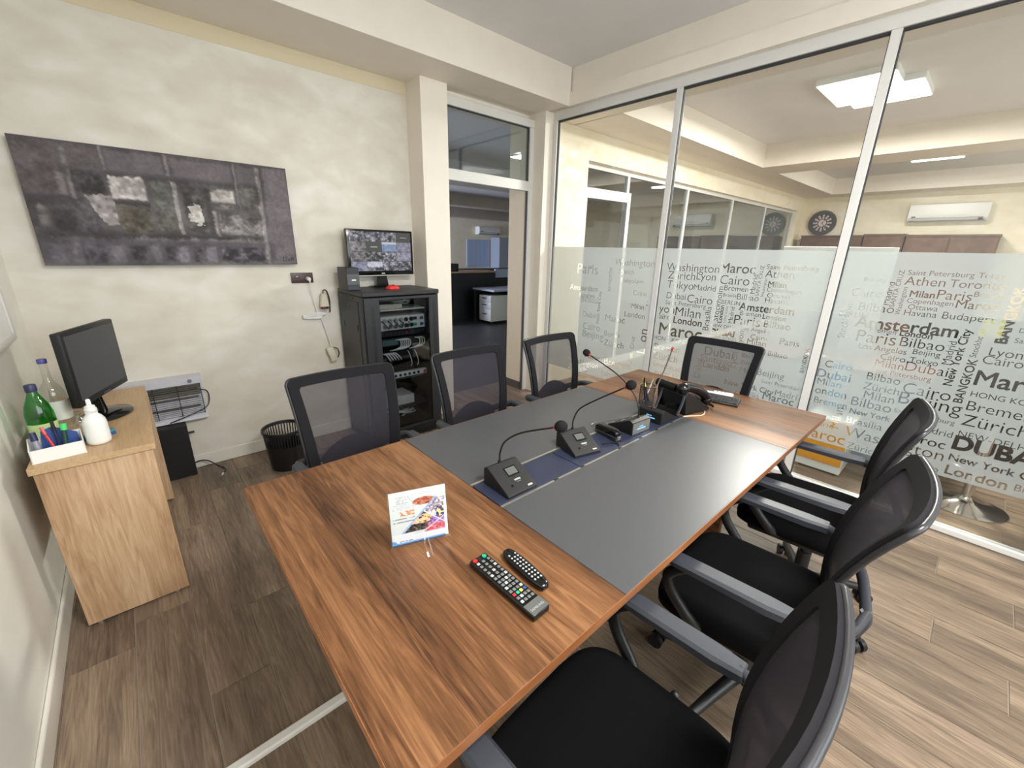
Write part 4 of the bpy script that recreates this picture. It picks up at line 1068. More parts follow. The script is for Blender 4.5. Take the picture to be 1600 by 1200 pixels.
# front door: solid slotted stiles round a dark glass pane
DX0, DX1, DY = RX0+.012, RX1-.012, RY0
dr = rb(DX0, DX0+.115, DY-.0, DY+.02, .075, RZ-.042, 'door_stile')
rb(DX1-.085, DX1, DY, DY+.02, .075, RZ-.042, 'door_stile')
rb(DX0+.115, DX1-.085, DY, DY+.02, RZ-.062, RZ-.042, 'door_rail'); rb(DX0+.115, DX1-.085, DY, DY+.02, .075, .10, 'door_rail')
rb(DX0+.115, DX1-.085, DY+.008, DY+.012, .10, RZ-.062, 'door_glass', 'rack_glass', 0, smooth=0)
mb = MB()
for k in range(44):
    z = .66+.0105*k
    mb.box(RX1-.062, RX1-.034, DY-.0012, DY+.001, z, z+.005); mb.box(DX0+.05, DX0+.075, DY-.0012, DY+.001, z, z+.005)
o = mb.build('vent_slot', M['black_metal_dk'], rk, smooth=0); o.data.transform(Matrix.Translation((-1.56, -3.235, 0))); o['kind'] = 'stuff'
for x in (1.375, 1.79): rb(x-.012, x+.012, 3.05, 3.07, .07, RZ-.04, 'mounting_rail', 'black_metal_dk')
for x in (1.375, 1.79): rb(x-.012, x+.012, 3.40, 3.42, .07, RZ-.04, 'mounting_rail', 'black_metal_dk')
rb(1.38, 1.785, 3.06, 3.42, 1.070, 1.080, 'shelf', 'white_metal', .001)
rb(1.38, 1.785, 3.06, 3.42, .100, .110, 'shelf', 'black_metal', .001)
rb(1.38, 1.785, 3.06, 3.42, .500, .510, 'shelf', 'black_metal', .001)
rb(1.38, 1.785, 3.06, 3.42, .255, .265, 'shelf', 'black_metal', .001)
rb(1.38, 1.785, 3.42, 3.43, .90, 1.10, 'rear_screen', 'cream_plastic', .001)

def rackbox(name, label, cat, x0, x1, y0, y1, z0, z1, m):
    t_ = thing(name, label, cat, ((x0+x1)/2, (y0+y1)/2, z0))
    B(-(x1-x0)/2, (x1-x0)/2, -(y1-y0)/2, (y1-y0)/2, 0, z1-z0, .003, 1).build('casing', M[m], t_); return t_
b1 = rackbox('router', 'cream flat router on the white top shelf inside the rack', 'router', 1.395, 1.60, 3.10, 3.28, 1.0805, 1.118, 'cream_plastic')
for k in range(3): MB().tube(smoothpath([(.05, -.06+.03*k, .04), (.10, -.09+.02*k, .055), (.17, -.08+.02*k, .05), (.16, -.05, .03), (.09, -.05, .04)], 5), .004, 6).build('patch_lead', M['white_plastic'], b1)
b2 = rackbox('audio_unit', 'white fronted audio unit with round connectors in the rack', 'audio unit', 1.375, 1.79, 3.072, 3.30, .915, 1.025, 'white_metal')
for r_ in (0, 1):
    for k in range(6):
        MB().cyl((-.155+.046*k, -.1145, .030+.048*r_), (-.155+.046*k, -.121, .030+.048*r_), .017, n=16).build('connector', M['silver'] if k < 4 else M['black_plastic'], b2)
    B(.09, .125, -.118, -.114, .018+.05*r_, .042+.05*r_).build('button', M['green_led' if r_ == 0 else 'black_plastic'], b2)
    B(.155, .185, -.118, -.114, .018+.05*r_, .040+.05*r_).build('button', M['blue_card'], b2)
for k in range(4): MB().tube(smoothpath([(-.18+.05*k, -.122, .08), (-.16+.05*k, -.145, .05), (-.13+.055*k, -.14, .02), (-.10+.05*k, -.125, .06)], 5), .004, 6).build('lead', M['grey_plastic'], b2)
b3 = rackbox('patch_panel', 'black patch panel strip under the white audio unit', 'patch panel', 1.375, 1.79, 3.072, 3.12, .865, .910, 'black_plastic')
for k in range(10): MB().cyl((-.18+.035*k, -.0245, .022), (-.18+.035*k, -.027, .022), .009, n=10).build('port', M['grey_plastic'] if k != 6 else M['red'], b3)
b4 = rackbox('network_switch', 'teal fronted network switch with arching white patch leads in the rack', 'switch', 1.375, 1.79, 3.072, 3.25, .785, .848, 'black_metal')
B(-.185, -.05, -.091, -.0885, .012, .052).build('front_label', mat('teal_front', srgb(84, 112, 108), .4), b4)
for k in range(9):
    x = -.10+.017*k if k < 6 else .07+.022*(k-6)
    h = .035+.004*(k % 3)
    MB().tube(smoothpath([(x+.03, -.09, .052), (x+.055, -.118, .045), (x+.05, -.125, .0), (x+.0, -.12, -.022), (x-.03, -.10, -.03)], 6), .0042, 6).build('patch_lead', M['white_plastic' if k < 7 else 'cream_plastic'], b4)
b5 = rackbox('lower_patch_panel', 'dark patch panel with short white leads below the network switch', 'patch panel', 1.375, 1.79, 3.072, 3.14, .665, .745, 'black_metal_dk')
for k in range(5): MB().tube(smoothpath([(-.19+.022*k, -.034, .07), (-.17+.022*k, -.06, .062), (-.15+.024*k, -.065, .03), (-.135+.024*k, -.05, .01)], 5), .005, 6).build('patch_lead', M['white_plastic'], b5)
for k in range(2): MB().tube(smoothpath([(.03+.06*k, -.034, .07), (.035+.06*k, -.055, .04), (.05+.06*k, -.06, -.03), (.045+.06*k, -.05, -.06)], 5), .0035, 6).build('patch_lead', M['white_plastic'], b5)
b6 = thing('power_strip', 'white rack power strip with a row of black sockets and red switch', 'power strip', (1.582, 3.100, .5325), 0)
B(-.21, .21, -.02, .02, -.022, .022, .004, 1).build('casing', M['white_plastic'], b6)
for k in range(8): MB().cyl((-.17+.042*k, -.0203, 0), (-.17+.042*k, -.0225, 0), .012, n=14).build('outlet', M['black_plastic'], b6)
B(.172, .196, -.023, -.0203, -.012, .012).build('switch', M['red'], b6)
b7 = rackbox('white_unit', 'white boxy unit on the lower shelf inside the rack', 'box', 1.40, 1.66, 3.09, 3.30, .2655, .345, 'white_metal')
b8 = thing('cable_bundle', 'tangle of white cables piled on the bottom rack shelf', 'cables', (1.58, 3.16, .1105))
rc = random.Random(5)
for k in range(14):
    a0 = rc.uniform(0, 6.28); pts = []
    for j in range(6):
        a = a0+j*rc.uniform(.7, 1.5); r_ = rc.uniform(.03, .13)
        pts.append((r_*math.cos(a)*1.2, r_*math.sin(a)*.75, (.03+.012*(k % 7)+rc.uniform(0, .035))))
    MB().tube(smoothpath(pts, 5), .004, 6).build('cable', M['white_plastic' if k % 3 else 'grey_plastic'], b8)
# on top
up = thing('battery_box', 'dark grey battery backup box on the rack beside the camera monitor', 'power supply', (1.264, 3.29, RZ+.0005))
B(-.048, .048, -.09, .09, 0, .165, .003, 1).build('casing', M['black_metal'], up)
B(-.046, .046, -.0915, -.0895, .04, .118, .001, 1).build('front_grille', mat('grey_front', srgb(82, 82, 86), .4), up)
B(-.012, .02, -.093, -.0914, .070, .080).build('badge', M['white_plastic'], up)
B(-.046, .046, -.0925, -.0895, .003, .03).build('lower_front', M['grey_plastic'], up)
cm = thing('camera_monitor', 'black widescreen monitor showing camera pictures on top of the rack', 'monitor', (1.592, 3.41, RZ+.0005))
B(-.282, .282, -.030, .015, .095, .447, .006, 2).build('casing', M['black_gloss'], cm)
def cctv(U, V):
    nb = vnoise(U, V, 28, 18, 4); nf = vnoise(U, V, 70, 40, 5); nl = vnoise(U, V, 12, 8, 6)
    g = 95+150*(nb-.5)+110*(nf-.5)+60*(nl-.5); C = np.stack([g*.98, g*.96, g*1.04], -1)
    ci = np.minimum((U*4).astype(int), 3); cj = np.minimum((V*4).astype(int), 3)
    dark = ((ci == 3) & (cj == 0)) | ((ci == 1) & (cj == 1)); C[dark] = (62, 60, 58)
    mid = ((U*4 % 1 > .28) & (U*4 % 1 < .72) & (np.abs(V*4 % 1-.52) < .035)); C[dark & mid] = (165, 165, 160)
    b = (ci == 2) & (cj == 1); C[b] = C[b]*.25+np.array((128, 150, 190))*.8
    C[b & (V*4 % 1 < .22)] = (190, 190, 196)
    b = (ci == 3) & (cj >= 1) & (cj < 3); C[b] = C[b]*.35+np.array((138, 138, 158))*.7
    b = (ci == 0) & ((cj == 1) | (cj == 2)); C[b] = C[b]*.6+np.array((120, 108, 100))*.35
    b = (ci == 1) & (cj == 3) & (V*4 % 1 < .55); C[b] = C[b]*.3+np.array((215, 215, 228))*.75
    b = (ci == 0) & (cj == 3); C[b] = C[b]*.4+np.array((140, 142, 170))*.6
    e = np.minimum(np.abs(U*4-np.round(U*4)), np.abs(V*4-np.round(V*4))*.6) < .012
    C[e] = C[e]*.5
    return C
color_grid('screen', (-.262, -.0305, .430), (.524, 0, 0), (0, 0, -.302), 220, 130, cctv, M['cctv'], cm)
B(-.014, .014, -.0315, -.0298, .105, .113).build('badge', M['silver'], cm); B(-.282, .282, -.031, -.0, .090, .0955).build('lower_trim', M['silver'], cm)
MB().prism([(-.05, .012), (.05, .012), (.035, .10), (-.035, .10)], 'Y', -.01, .012).build('stand_neck', M['black_gloss'], cm)
mb = MB(); mb.lathe([(.0, 0), (.12, 0), (.122, .004), (.10, .010), (.03, .014)], n=32, capb=False); bmesh.ops.scale(mb.bm, vec=(1, .75, 1), verts=mb.bm.verts)
mb.build('stand_base', M['black_gloss'], cm)
rm = thing('red_mouse', 'red computer mouse on top of the rack before the camera monitor', 'mouse', (1.555, 3.155, RZ+.0005))
mb = MB(); mb.lathe([(.0, 0), (.055, 0), (.058, .008), (.048, .022), (.028, .032), (.0, .035)], n=24, capb=False, capt=False); bmesh.ops.scale(mb.bm, vec=(1, .62, 1), verts=mb.bm.verts)
mb.build('shell', M['red'], rm); MB().cyl((0, -.02, .030), (0, -.008, .034), .005, n=8).build('wheel', M['black_plastic'], rm)

# ================================================================ things on the meeting table
TT = TZ+.0004; TC = TZ+.0012
# leaflet in a clear stand
ls = thing('leaflet_stand', 'clear acrylic stand holding a leaflet near the walnut table end', 'stand', (.478, .893, TT), math.radians(-19.0))
tilt = Matrix.Rotation(math.radians(-10), 4, 'X')
MB().box(-.082, .082, .002, .004, .012, .165, m=tilt).build('back_plate', M['acrylic'], ls, smooth=0)
MB().box(-.082, -.079, -.010, .004, .012, .125, m=tilt).box(-.082, .082, -.010, .004, .010, .0125, m=tilt).build('ledge', M['acrylic'], ls, smooth=0)
MB().tube([(.01, -.014, .055), (.004, -.028, .028), (.008, -.060, .0015)], .0022, 6).tube([(.01, -.014, .055), (.016, -.028, .028), (.020, -.060, .0015)], .0022, 6).tube([(.008, -.060, .0018), (.020, -.060, .0018)], .0018, 6).build('front_leg', M['acrylic'], ls)
MB().tube([(-.06, .005, .013), (-.06, .05, .002)], .002, 6).tube([(.06, .005, .013), (.06, .05, .002)], .002, 6).build('rear_foot', M['acrylic'], ls)
lf = thing('leaflet', 'glossy leaflet with diagonal building pictures held in the clear stand', 'leaflet', (.478, .893, TT), math.radians(-19.0))
def leaf(U, V):
    n = vnoise(U, V, 30, 36, 11); n2 = vnoise(U, V, 60, 60, 12)
    C = np.full(U.shape+(3,), 190.0); C[..., 0] -= 6; C -= (8*(V))[..., None]
    def put(m, c, tex=0):
        C[m] = (np.array(c)[None]+tex*(n[m]-.5)[:, None]+tex*.7*(n2[m]-.5)[:, None])
    lines = (V*34 % 1 < .45) & (vnoise(U, V, 50, 34, 13) > .42)
    put(lines & (U > .12) & (U < .42) & (V > .07) & (V < .22), (150, 146, 160)); put(lines & (U > .45) & (U < .95) & (V > .06) & (V < .20), (176, 170, 176))
    put((V*16 % 1 < .42) & (vnoise(U, V, 30, 16, 14) > .35) & (U > .04) & (U < .42) & (V > .50) & (V < .62), (128, 120, 128))
    put(lines & (U > .04) & (U < .45) & (V > .24) & (V < .34), (168, 164, 172))
    e = ((U-.60)/.20)**2+((V-.235)/.075)**2 < 1; put(e, (150, 84, 62), 90)
    e = (U > .17) & (U < .42) & (V > .37) & (V < .46) & (n > .33); put(e, (190, 120, 80), 80)
    d = (U*.95+V*1.0)                                # diagonal picture field
    fld = (d > 1.0) & (V > .22); blue = (d > .955) & (d <= 1.0) & (V > .2) & (V < .82); put(blue, (126, 152, 186), 30)
    a = (V-.18) - .8*(U-.55)
    p1 = fld & (a < .22) & (U < .97) & (V < .5); put(p1, (150, 140, 150), 120)
    p2 = fld & (a >= .24) & (V < .80) & (U < .74-(V-.62)*.4); put(p2, (60, 50, 48), 100)
    put(p2 & (V > .50) & (V < .66) & (n > .3), (206, 160, 124), 50)
    p3 = fld & (V > .58) & (V < .86) & (U > .72-(V-.58)*.55) & (U < .96); put(p3, (128, 92, 150), 90); put(p3 & (V > .72), (176, 84, 96), 80)
    p4 = fld & (V > .40) & (V < .62) & (U > .80); put(p4, (92, 84, 130), 130); put(p4 & (n > .62), (225, 205, 120))
    put(fld & (np.abs(a-.23) < .012) | fld & (np.abs((V-.58)-.62*(.98-U)) < .010) & (V > .3), (196, 192, 194))
    put(fld & (V > .86), (190, 192, 198)); put((V > .80) & (U < .60) & (V < .95) & (d < 1.22), (188, 190, 196))
    put((V > .92) & (U < .10) & (U < .02+(V-.9)*1.0), (70, 130, 190)); put((V > .945) & (V < .965) & (U > .12) & (U < .36) & (n2 > .4), (120, 120, 132))
    put((V > .975), (90, 140, 195)); put((U > .95) & (V > .3), (226, 220, 210))
    return C
lm = MB().box(-.078, .078, -.0012, .0012, .014, .164, m=tilt).build('paper', M['white_plastic'], lf, smooth=0)
o = color_grid('printed_face', (-.078, -.0015, .164), (.156, 0, 0), (0, 0, -.150), 130, 130, leaf, M['leaflet'], lf); o.data.transform(tilt)
def rotz_pts(a): return Matrix.Rotation(a, 4, 'Z')
# remotes
r1 = thing('remote_control', 'long black remote control with red and green power buttons', 'remote', (.558, .617, TT), math.radians(1.5))
B(-.027, .027, -.118, .118, 0, .019, .005, 3).build('body', M['black_gloss'], r1)
B(-.0255, .0255, -.116, -.082, .0188, .0194).build('end_plate', M['lcd_grey'], r1); text_mesh('end_print', 'SAMSUNG', .009, M['btn_white'], r1, (0, -.103, .0196), (0, 0, 0), .0, .0002)
MB().cyl((-.016, .106, .0185), (-.016, .106, .0215), .006, n=12).build('power_button', M['red'], r1); MB().cyl((.014, .106, .0185), (.014, .106, .0215), .006, n=12).build('source_button', M['green_led'], r1)
for j in range(13):
    y = .092-.0135*j
    if j in (3, 6, 9): y -= .001
    for k in range(4 if j > 4 else 3):
        nk = 4 if j > 4 else 3; x = (-.0168+.0336*k/(nk-1))
        m = 'btn_grey' if (j+k) % 4 else 'btn_white'
        if j == 10: m = ['red', 'green_led', 'yellow', 'blue_card'][k]
        B(x-.0042, x+.0042, y-.0042, y+.0042, .0188, .0212, .001, 1).build('button', M[m], r1)
r2 = thing('small_remote_control', 'small rounded black remote control beside the long one', 'remote', (.628, .628, TT), math.radians(-3))
mb = MB(); lp = [(math.copysign(abs(math.cos(a))**.55, math.cos(a)), math.copysign(abs(math.sin(a))**.75, math.sin(a))) for a in np.linspace(0, 2*PI, 41)[:-1]]
rows = [[mb.bm.verts.new((x*.021*s, y*.082*(s*.3+.7), z)) for x, y in lp] for s, z in ((.8, 0), (1, .006), (1, .013), (.9, .017), (.5, .0185))]
for A, Bq in zip(rows, rows[1:]):
    for k in range(40): mb.bm.faces.new((A[k], A[(k+1) % 40], Bq[(k+1) % 40], Bq[k]))
mb.bm.faces.new(rows[0][::-1]); mb.bm.faces.new(rows[-1]); mb.build('body', M['black_gloss'], r2, smooth=60)
for j in range(10):
    for k in range(3):
        if j == 0 and k == 1: continue
        MB().cyl((-.010+.010*k, .052-.0115*j, .0165), (-.010+.010*k, .052-.0115*j, .0195), .0030, n=8).build('button', M['btn_white'], r2)

# conference microphones
def mic(label, loc, rz, neck, frontm='black_metal_dk', lit=False, foam=True, neckm='black_metal_dk'):
    t_ = thing('conference_microphone', label, 'microphone', loc, rz, 'desk microphones along the cable channel')
    MB().prism([(-.072, 0), (.068, 0), (.068, .060), (.048, .070), (-.072, .012)], 'X', -.066, .066).build('base', M['black_metal_dk'], t_, smooth=0, bevel=.002)
    n_ = Vector((0, -.058, .12)).normalized()
    def face_pt(x, s, off): return Vector((x, -.072+.12*s, .012+.058*s))+n_*off
    def plate(x0, x1, s0, s1, m, nm):
        mb = MB(); v = [mb.bm.verts.new(face_pt(x, s, o_)) for o_ in (0.0002, .0012) for x, s in ((x0, s0), (x1, s0), (x1, s1), (x0, s1))]
        for f in ((4, 5, 6, 7), (0, 1, 5, 4), (1, 2, 6, 5), (2, 3, 7, 6), (3, 0, 4, 7)): mb.bm.faces.new([v[i] for i in f])
        mb.build(nm, m, t_, smooth=0)
    plate(-.016, .034, .50, .80, M['black_gloss'], 'display_frame'); 
    mb = MB(); v = [mb.bm.verts.new(face_pt(x, s, .0016)) for x, s in ((-.012, .54), (.030, .54), (.030, .76), (-.012, .76))]; mb.bm.faces.new(v); mb.build('display', M['lcd_grey'], t_, smooth=0)
    plate(-.004, .022, .34, .39, M['btn_white'], 'printed_mark'); plate(-.0, .018, .285, .305, M['btn_grey'], 'printed_mark'); plate(.03, .05, .06, .11, M['btn_white'], 'printed_mark')
    plate(-.03, -.022, .20, .26, M['black_gloss'], 'talk_button')
    if lit:
        B(-.063, .063, .0682, .0692, .003, .057).build('rear_plate', M[frontm], t_); B(-.03, .03, .0692, .0698, .022, .027).build('lit_line', M['blue_lit'], t_, smooth=0); B(-.012, .016, .0692, .0698, .034, .037).build('lit_line', M['blue_lit'], t_, smooth=0)
    P = smoothpath(neck, 6); MB().cyl((neck[0][0], neck[0][1], .055), neck[0], .009, .006, 12).build('neck_socket', M['black_plastic'], t_)
    MB().tube(P, .0032, 8).build('gooseneck', M[neckm], t_, smooth=60)
    d = (P[-1]-P[-2]).normalized(); e = P[-1]
    MB().cyl(e+d*.006, e+d*.020, .0055, .0065, 10).build('light_ring', mat('red_ring', srgb(170, 50, 50), .4), t_)
    if foam:
        mb = MB(); mb.ball((0, 0, 0), .0185, 1, 1, 1.15, 18); mb.bm.transform(Matrix.Translation(e+d*.036) @ d.to_track_quat('Z', 'Y').to_matrix().to_4x4()); mb.build('foam_head', M['foam'], t_)
    return t_
mic('black desk microphone with foam head at the near end of the cable channel', (.878, .968, TC), math.radians(-2),
    [(-.005, .055, .075), (-.005, .052, .11), (-.008, .02, .165), (-.006, -.06, .225), (-.002, -.195, .290)])
mic('second desk microphone with foam head, beside the black stapler', (1.290, 1.000, TC), math.radians(-14),
    [(.005, .052, .075), (.005, .05, .11), (.010, .02, .17), (.030, -.06, .235), (.055, -.175, .315)])
mic('desk microphone with silver lit rear plate, its neck leaning to the painting wall', (1.648, .985, TC), math.radians(176),
    [(.0, .045, .075), (.0, .04, .12), (-.0, .0, .18), (-.003, -.10, .24), (-.01, -.275, .292)], 'silver', True)
mic('desk microphone with black lit rear plate, leaning to the table end chair', (1.862, .965, TC), math.radians(90),
    [(.0, .052, .075), (.0, .048, .12), (.005, .02, .18), (.02, -.06, .245), (.05, -.165, .318)], 'black_metal_dk', True, False, 'steel_element')
# stapler
stp = thing('stapler', 'black stapler with a silver plate on the navy cable cover', 'stapler', (1.492, .995, TC), math.radians(-12))
B(-.017, .017, -.072, .068, 0, .007, .003).build('foot', M['black_plastic'], stp); B(-.012, .012, -.070, -.045, .0072, .0085).build('anvil', M['chrome'], stp)
MB().prism([(-.066, .022), (.066, .013), (.070, .030), (.05, .044), (-.045, .050), (-.070, .042)], 'X', -.0165, .0165).build('arm', M['black_gloss'], stp, bevel=.003)
MB().box(-.010, .010, -.072, .05, .014, .021).box(-.009, .009, -.074, -.068, .0145, .030).build('magazine', M['chrome'], stp)
MB().cyl((-.018, .058, .018), (.018, .058, .018), .006, n=10).build('pivot', M['black_plastic'], stp)
# pen cup
pcup = thing('pen_cup', 'black wire mesh pen cup beside the desk phone', 'pen holder', (2.022, 1.118, TT))
mb = MB(); n = 26; r_ = .041; hh = .098
for k in range(n):
    a = 2*PI*k/n; b = a+1.2
    mb.tube([(r_*math.cos(a+(b-a)*s/6), r_*math.sin(a+(b-a)*s/6), .003+hh*s/6) for s in range(7)], .0007, 4, caps=False)
    mb.tube([(r_*math.cos(a-(b-a)*s/6), r_*math.sin(a-(b-a)*s/6), .003+hh*s/6) for s in range(7)], .0007, 4, caps=False)
g_ = mb.build('wire_mesh', M['black_metal_dk'], pcup); g_['kind'] = 'stuff'
MB().tube([(r_*math.cos(a), r_*math.sin(a), hh+.003) for a in np.linspace(0, 2*PI, 33)[:-1]], .0022, 6, closed=True).build('rim', M['black_metal_dk'], pcup)
MB().cyl((0, 0, 0), (0, 0, .004), r_, n=28).build('base', M['black_metal_dk'], pcup)
zc = TT+.006
stick('yellow_pen', 'pen with a yellow-green end standing in the mesh cup', 'pen', (2.030, 1.108, zc), (2.002, 1.141, zc+.135), .005, M['navy_cap'], .33, M['yellow'])
stick('dark_blue_pen', 'dark blue pen standing in the mesh cup', 'pen', (2.010, 1.113, zc), (2.036, 1.141, zc+.11), .0042, M['navy_cap'], .2, M['black_plastic'])
stick('black_pen', 'slim black pen pointing up out of the mesh cup', 'pen', (2.020, 1.128, zc), (1.992, 1.131, zc+.142), .0038, M['black_plastic'], .2, M['black_gloss'])
stick('white_pen', 'white pen leaning out of the mesh cup toward the phone', 'pen', (2.015, 1.128, zc), (2.056, 1.111, zc+.128), .004, M['white_plastic'], .2, M['silver'])
# desk phone on its stand, seen from behind
ph = thing('desk_phone', 'black desk telephone with handset beside the keyboard', 'telephone', (2.112, .958, TT+.0022), math.radians(-103))
MB().prism([(-.085, .0), (.10, .0), (.10, .018), (-.085, .125), (-.098, .118)], 'X', -.095, .095).build('body', M['black_plastic'], ph, bevel=.003)
MB().box(-.09, -.02, .03, .08, .0, .02).build('foot_plate', M['black_plastic'], ph)
mb = MB()
mb.prism([(-.10, .012), (-.135, .0), (-.125, .0), (-.09, .02), (-.09, .10), (-.10, .10)], 'X', -.055, .075).build('stand', M['black_gloss'], ph)
for s in (-.062, .082): MB().tube([(s, -.130, .006), (s, -.105, .07), (s, -.095, .108)], .005, 8, flat=1.6).build('stand_rib', M['grey_plastic'], ph)
MB().cyl((-.096, -.096, .132), (.030, -.096, .132), .021, n=16).build('display_hinge', M['black_gloss'], ph)
for j in range(4):
    for k in range(3): B(-.07+.024*k, -.052+.024*k, .0+.018*j, .012+.018*j, .054-.0125*j*0.82, .080-.0104*j, .001, 1).build('key', M['btn_grey'], ph)
hs = MB()
hs.tube(smoothpath([(.068, .100, .060), (.068, .055, .098), (.068, -.02, .132), (.068, -.095, .150)], 5), [.026]*16, 10, flat=.95)
hs.ball((.068, .102, .052), .031, 1, 1, .9).ball((.068, -.098, .142), .033, 1, 1, .9); hs.build('handset', M['black_gloss'], ph)
MB().tube([(.085+.006*math.cos(a*6)-.002*a, .145-.0005*a+.02*math.sin(a*.12), .010+.006*math.sin(a*6)) for a in np.linspace(0, 22, 220)], .0016, 5).build('coiled_cord', M['black_plastic'], ph)
pcab = MB().tube(smoothpath([(1.99, .885, TT+.003), (2.03, .862, TT+.003), (2.08, .832, TT+.003), (2.14, .842, TT+.003), (2.17, .872, TT+.003)], 6), .0028, 6).build('phone_cable', M['cream_plastic'])
tag(pcab, 'pale cable running from the cable channel to the desk phone', 'cable')
mcab = MB().tube(smoothpath([(1.60, 1.062, TT+.003), (1.555, 1.085, TT+.003), (1.53, 1.115, TT+.003), (1.58, 1.12, TT+.003), (1.68, 1.085, TT+.003), (1.74, 1.062, TT+.003)], 6), .0018, 6).build('microphone_cable', M['lcd_grey'])
tag(mcab, 'thin grey cable looping on the grey top behind the silver microphone', 'cable')
bcab = MB().tube(smoothpath([(1.40, .955, TC+.003), (1.44, .94, TC+.003), (1.455, .915, TC+.003), (1.445, .899, TC+.003)], 6), .0026, 6).build('short_cable', M['black_plastic'])
tag(bcab, 'short black cable on the navy cover beside the stapler', 'cable')
# keyboard and white remote
kb = thing('keyboard', 'compact black keyboard lying at the far walnut end', 'keyboard', (2.385, .895, TT), math.radians(-77))
MB().prism([(-.060, 0), (.060, 0), (.060, .020), (-.060, .012)], 'X', -.13, .125).build('body', M['black_plastic'], kb, bevel=.002)
for j in range(5):
    for k in range(12):
        x = -.118+.0198*k; y = -.048+.0185*j; z = .0135+.00115*j*1.0
        B(x, x+.0165, y, y+.015, z, z+.0035, .001, 1).build('key', M['frame_plastic' if (j+k) % 5 else 'grey_plastic'], kb)
wr_ = thing('white_remote', 'slim white remote control lying behind the keyboard', 'remote', (2.484, .925, TT), math.radians(-75))
B(-.085, .085, -.023, .023, 0, .022, .008, 3).build('body', M['white_plastic'], wr_); B(-.07, -.02, -.014, .014, .0218, .0226).build('display', M['lcd_grey'], wr_)
for k in range(3): MB().cyl((.0+.02*k, 0, .0216), (.0+.02*k, 0, .0232), .005, n=10).build('button', M['btn_grey'], wr_)

# ================================================================ lamps (light comes from the panels)
def panel_lamp(name, label, loc):
    t_ = thing(name, label, 'ceiling lamp', loc)
    mb = MB(); mb.prism([(-.485, -.22), (-.11, -.22), (-.11, -.36), (.485, -.36), (.485, .25), (.31, .25), (.31, .36), (-.485, .36)], 'Z', -.05, 0); mb.build('frame', M['white_plastic'], t_, smooth=0)
    mb = MB(); mb.prism([(-.475, -.21), (-.10, -.21), (-.10, -.35), (.475, -.35), (.475, .24), (.30, .24), (.30, .35), (-.475, .35)], 'Z', -.056, -.05); mb.build('diffuser', M['lit_panel'], t_, smooth=0)
panel_lamp('ceiling_lamp', 'added stepped ceiling lamp out of view between the window and the table', (1.05, -.75, ZC))  # added fitting for the extra light behind the camera
panel_lamp('ceiling_lamp', 'bright stepped rectangular ceiling lamp seen through the glass wall', (5.575, 1.17, ZC))
sl = thing('strip_lamp', 'slim bright strip lamp on the ceiling beyond the cross beam', 'ceiling lamp', (9.89, 1.05, ZC))
B(-.06, .06, -.31, .31, -.04, 0).build('housing', M['white_plastic'], sl); B(-.05, .05, -.30, .30, -.05, -.04).build('diffuser', M['lit_panel'], sl)

# ================================================================ next room through the glass
ck = thing('wall_clock', 'round dark wall clock with pale numeral dial on the far wall', 'clock', (XF, 2.885, 2.262), -PI/2)
def disc(r0, r1, y0, y1, n=40):
    mb = MB(); mb.lathe([(r0, y0), (r1, y0), (r1, y1), (r0, y1), (r0, y0)] if r0 else [(0, y0), (r1, y0), (r1, y1), (0, y1)], n=n, capb=False, capt=False)
    mb.bm.transform(Matrix.Rotation(PI/2, 4, 'X')); return mb
disc(0, .262, .0, .03).build('back_plate', M['clock_dark'], ck); disc(.20, .265, .03, .055).build('rim', M['clock_dark'], ck)
disc(0, .075, .03, .036).build('centre_dial', M['clock_face'], ck)
for k in range(12):
    a = PI/2-2*PI*k/12; ca, sa = math.cos(a), math.sin(a)
    mb = MB(); mb.box(.095, .175, -.017, .017, .030, .036); mb.bm.transform(Matrix.Rotation(PI/2, 4, 'X') @ Matrix.Rotation(a, 4, 'Z')); mb.build('numeral_plate', M['clock_face'], ck, smooth=0)
    text_mesh('numeral', ['XII', 'I', 'II', 'III', 'IV', 'V', 'VI', 'VII', 'VIII', 'IX', 'X', 'XI'][k], .045, M['clock_dark'], ck, (.135*ca, -.037, .135*sa), (PI/2, 0, 0), .0, .0005)
for a, l in ((60, .10), (-58, .15)):
    mb = MB(); mb.box(-.02, l, -.005, .005, .038, .041); mb.bm.transform(Matrix.Rotation(PI/2, 4, 'X') @ Matrix.Rotation(math.radians(a), 4, 'Z')); mb.build('hand', M['black_plastic'], ck, smooth=0)
def air_con(label, loc, rz, w_, h_):
    t_ = thing('air_conditioner', label, 'air conditioner', loc, rz)
    MB().prism([(0, 0), (-.15, .0), (-.20, .05), (-.215, .12), (-.195, h_-.01), (-.17, h_), (0, h_)], 'X', -w_/2, w_/2).build('housing', M['white_plastic'], t_, smooth=30, bevel=.004)
    B(-w_/2+.03, w_/2-.03, -.185, -.165, .004, .016).build('louvre', M['lcd_grey'], t_)
    B(-w_/2+.05, w_/2-.05, -.2135, -.20, .060, .064).build('front_seam', M['grey_plastic'], t_)
    B(-w_/2+.06, -w_/2+.12, -.218, -.212, .075, .095).build('badge', M['black_plastic'], t_); B(w_/2-.12, w_/2-.06, -.210, -.2, .018, .05).build('display', M['grey_plastic'], t_)
    return t_
air_con('white air conditioner high on the far wall above the brown cabinets', (XF, .885, 2.235), -PI/2, 1.10, .32)
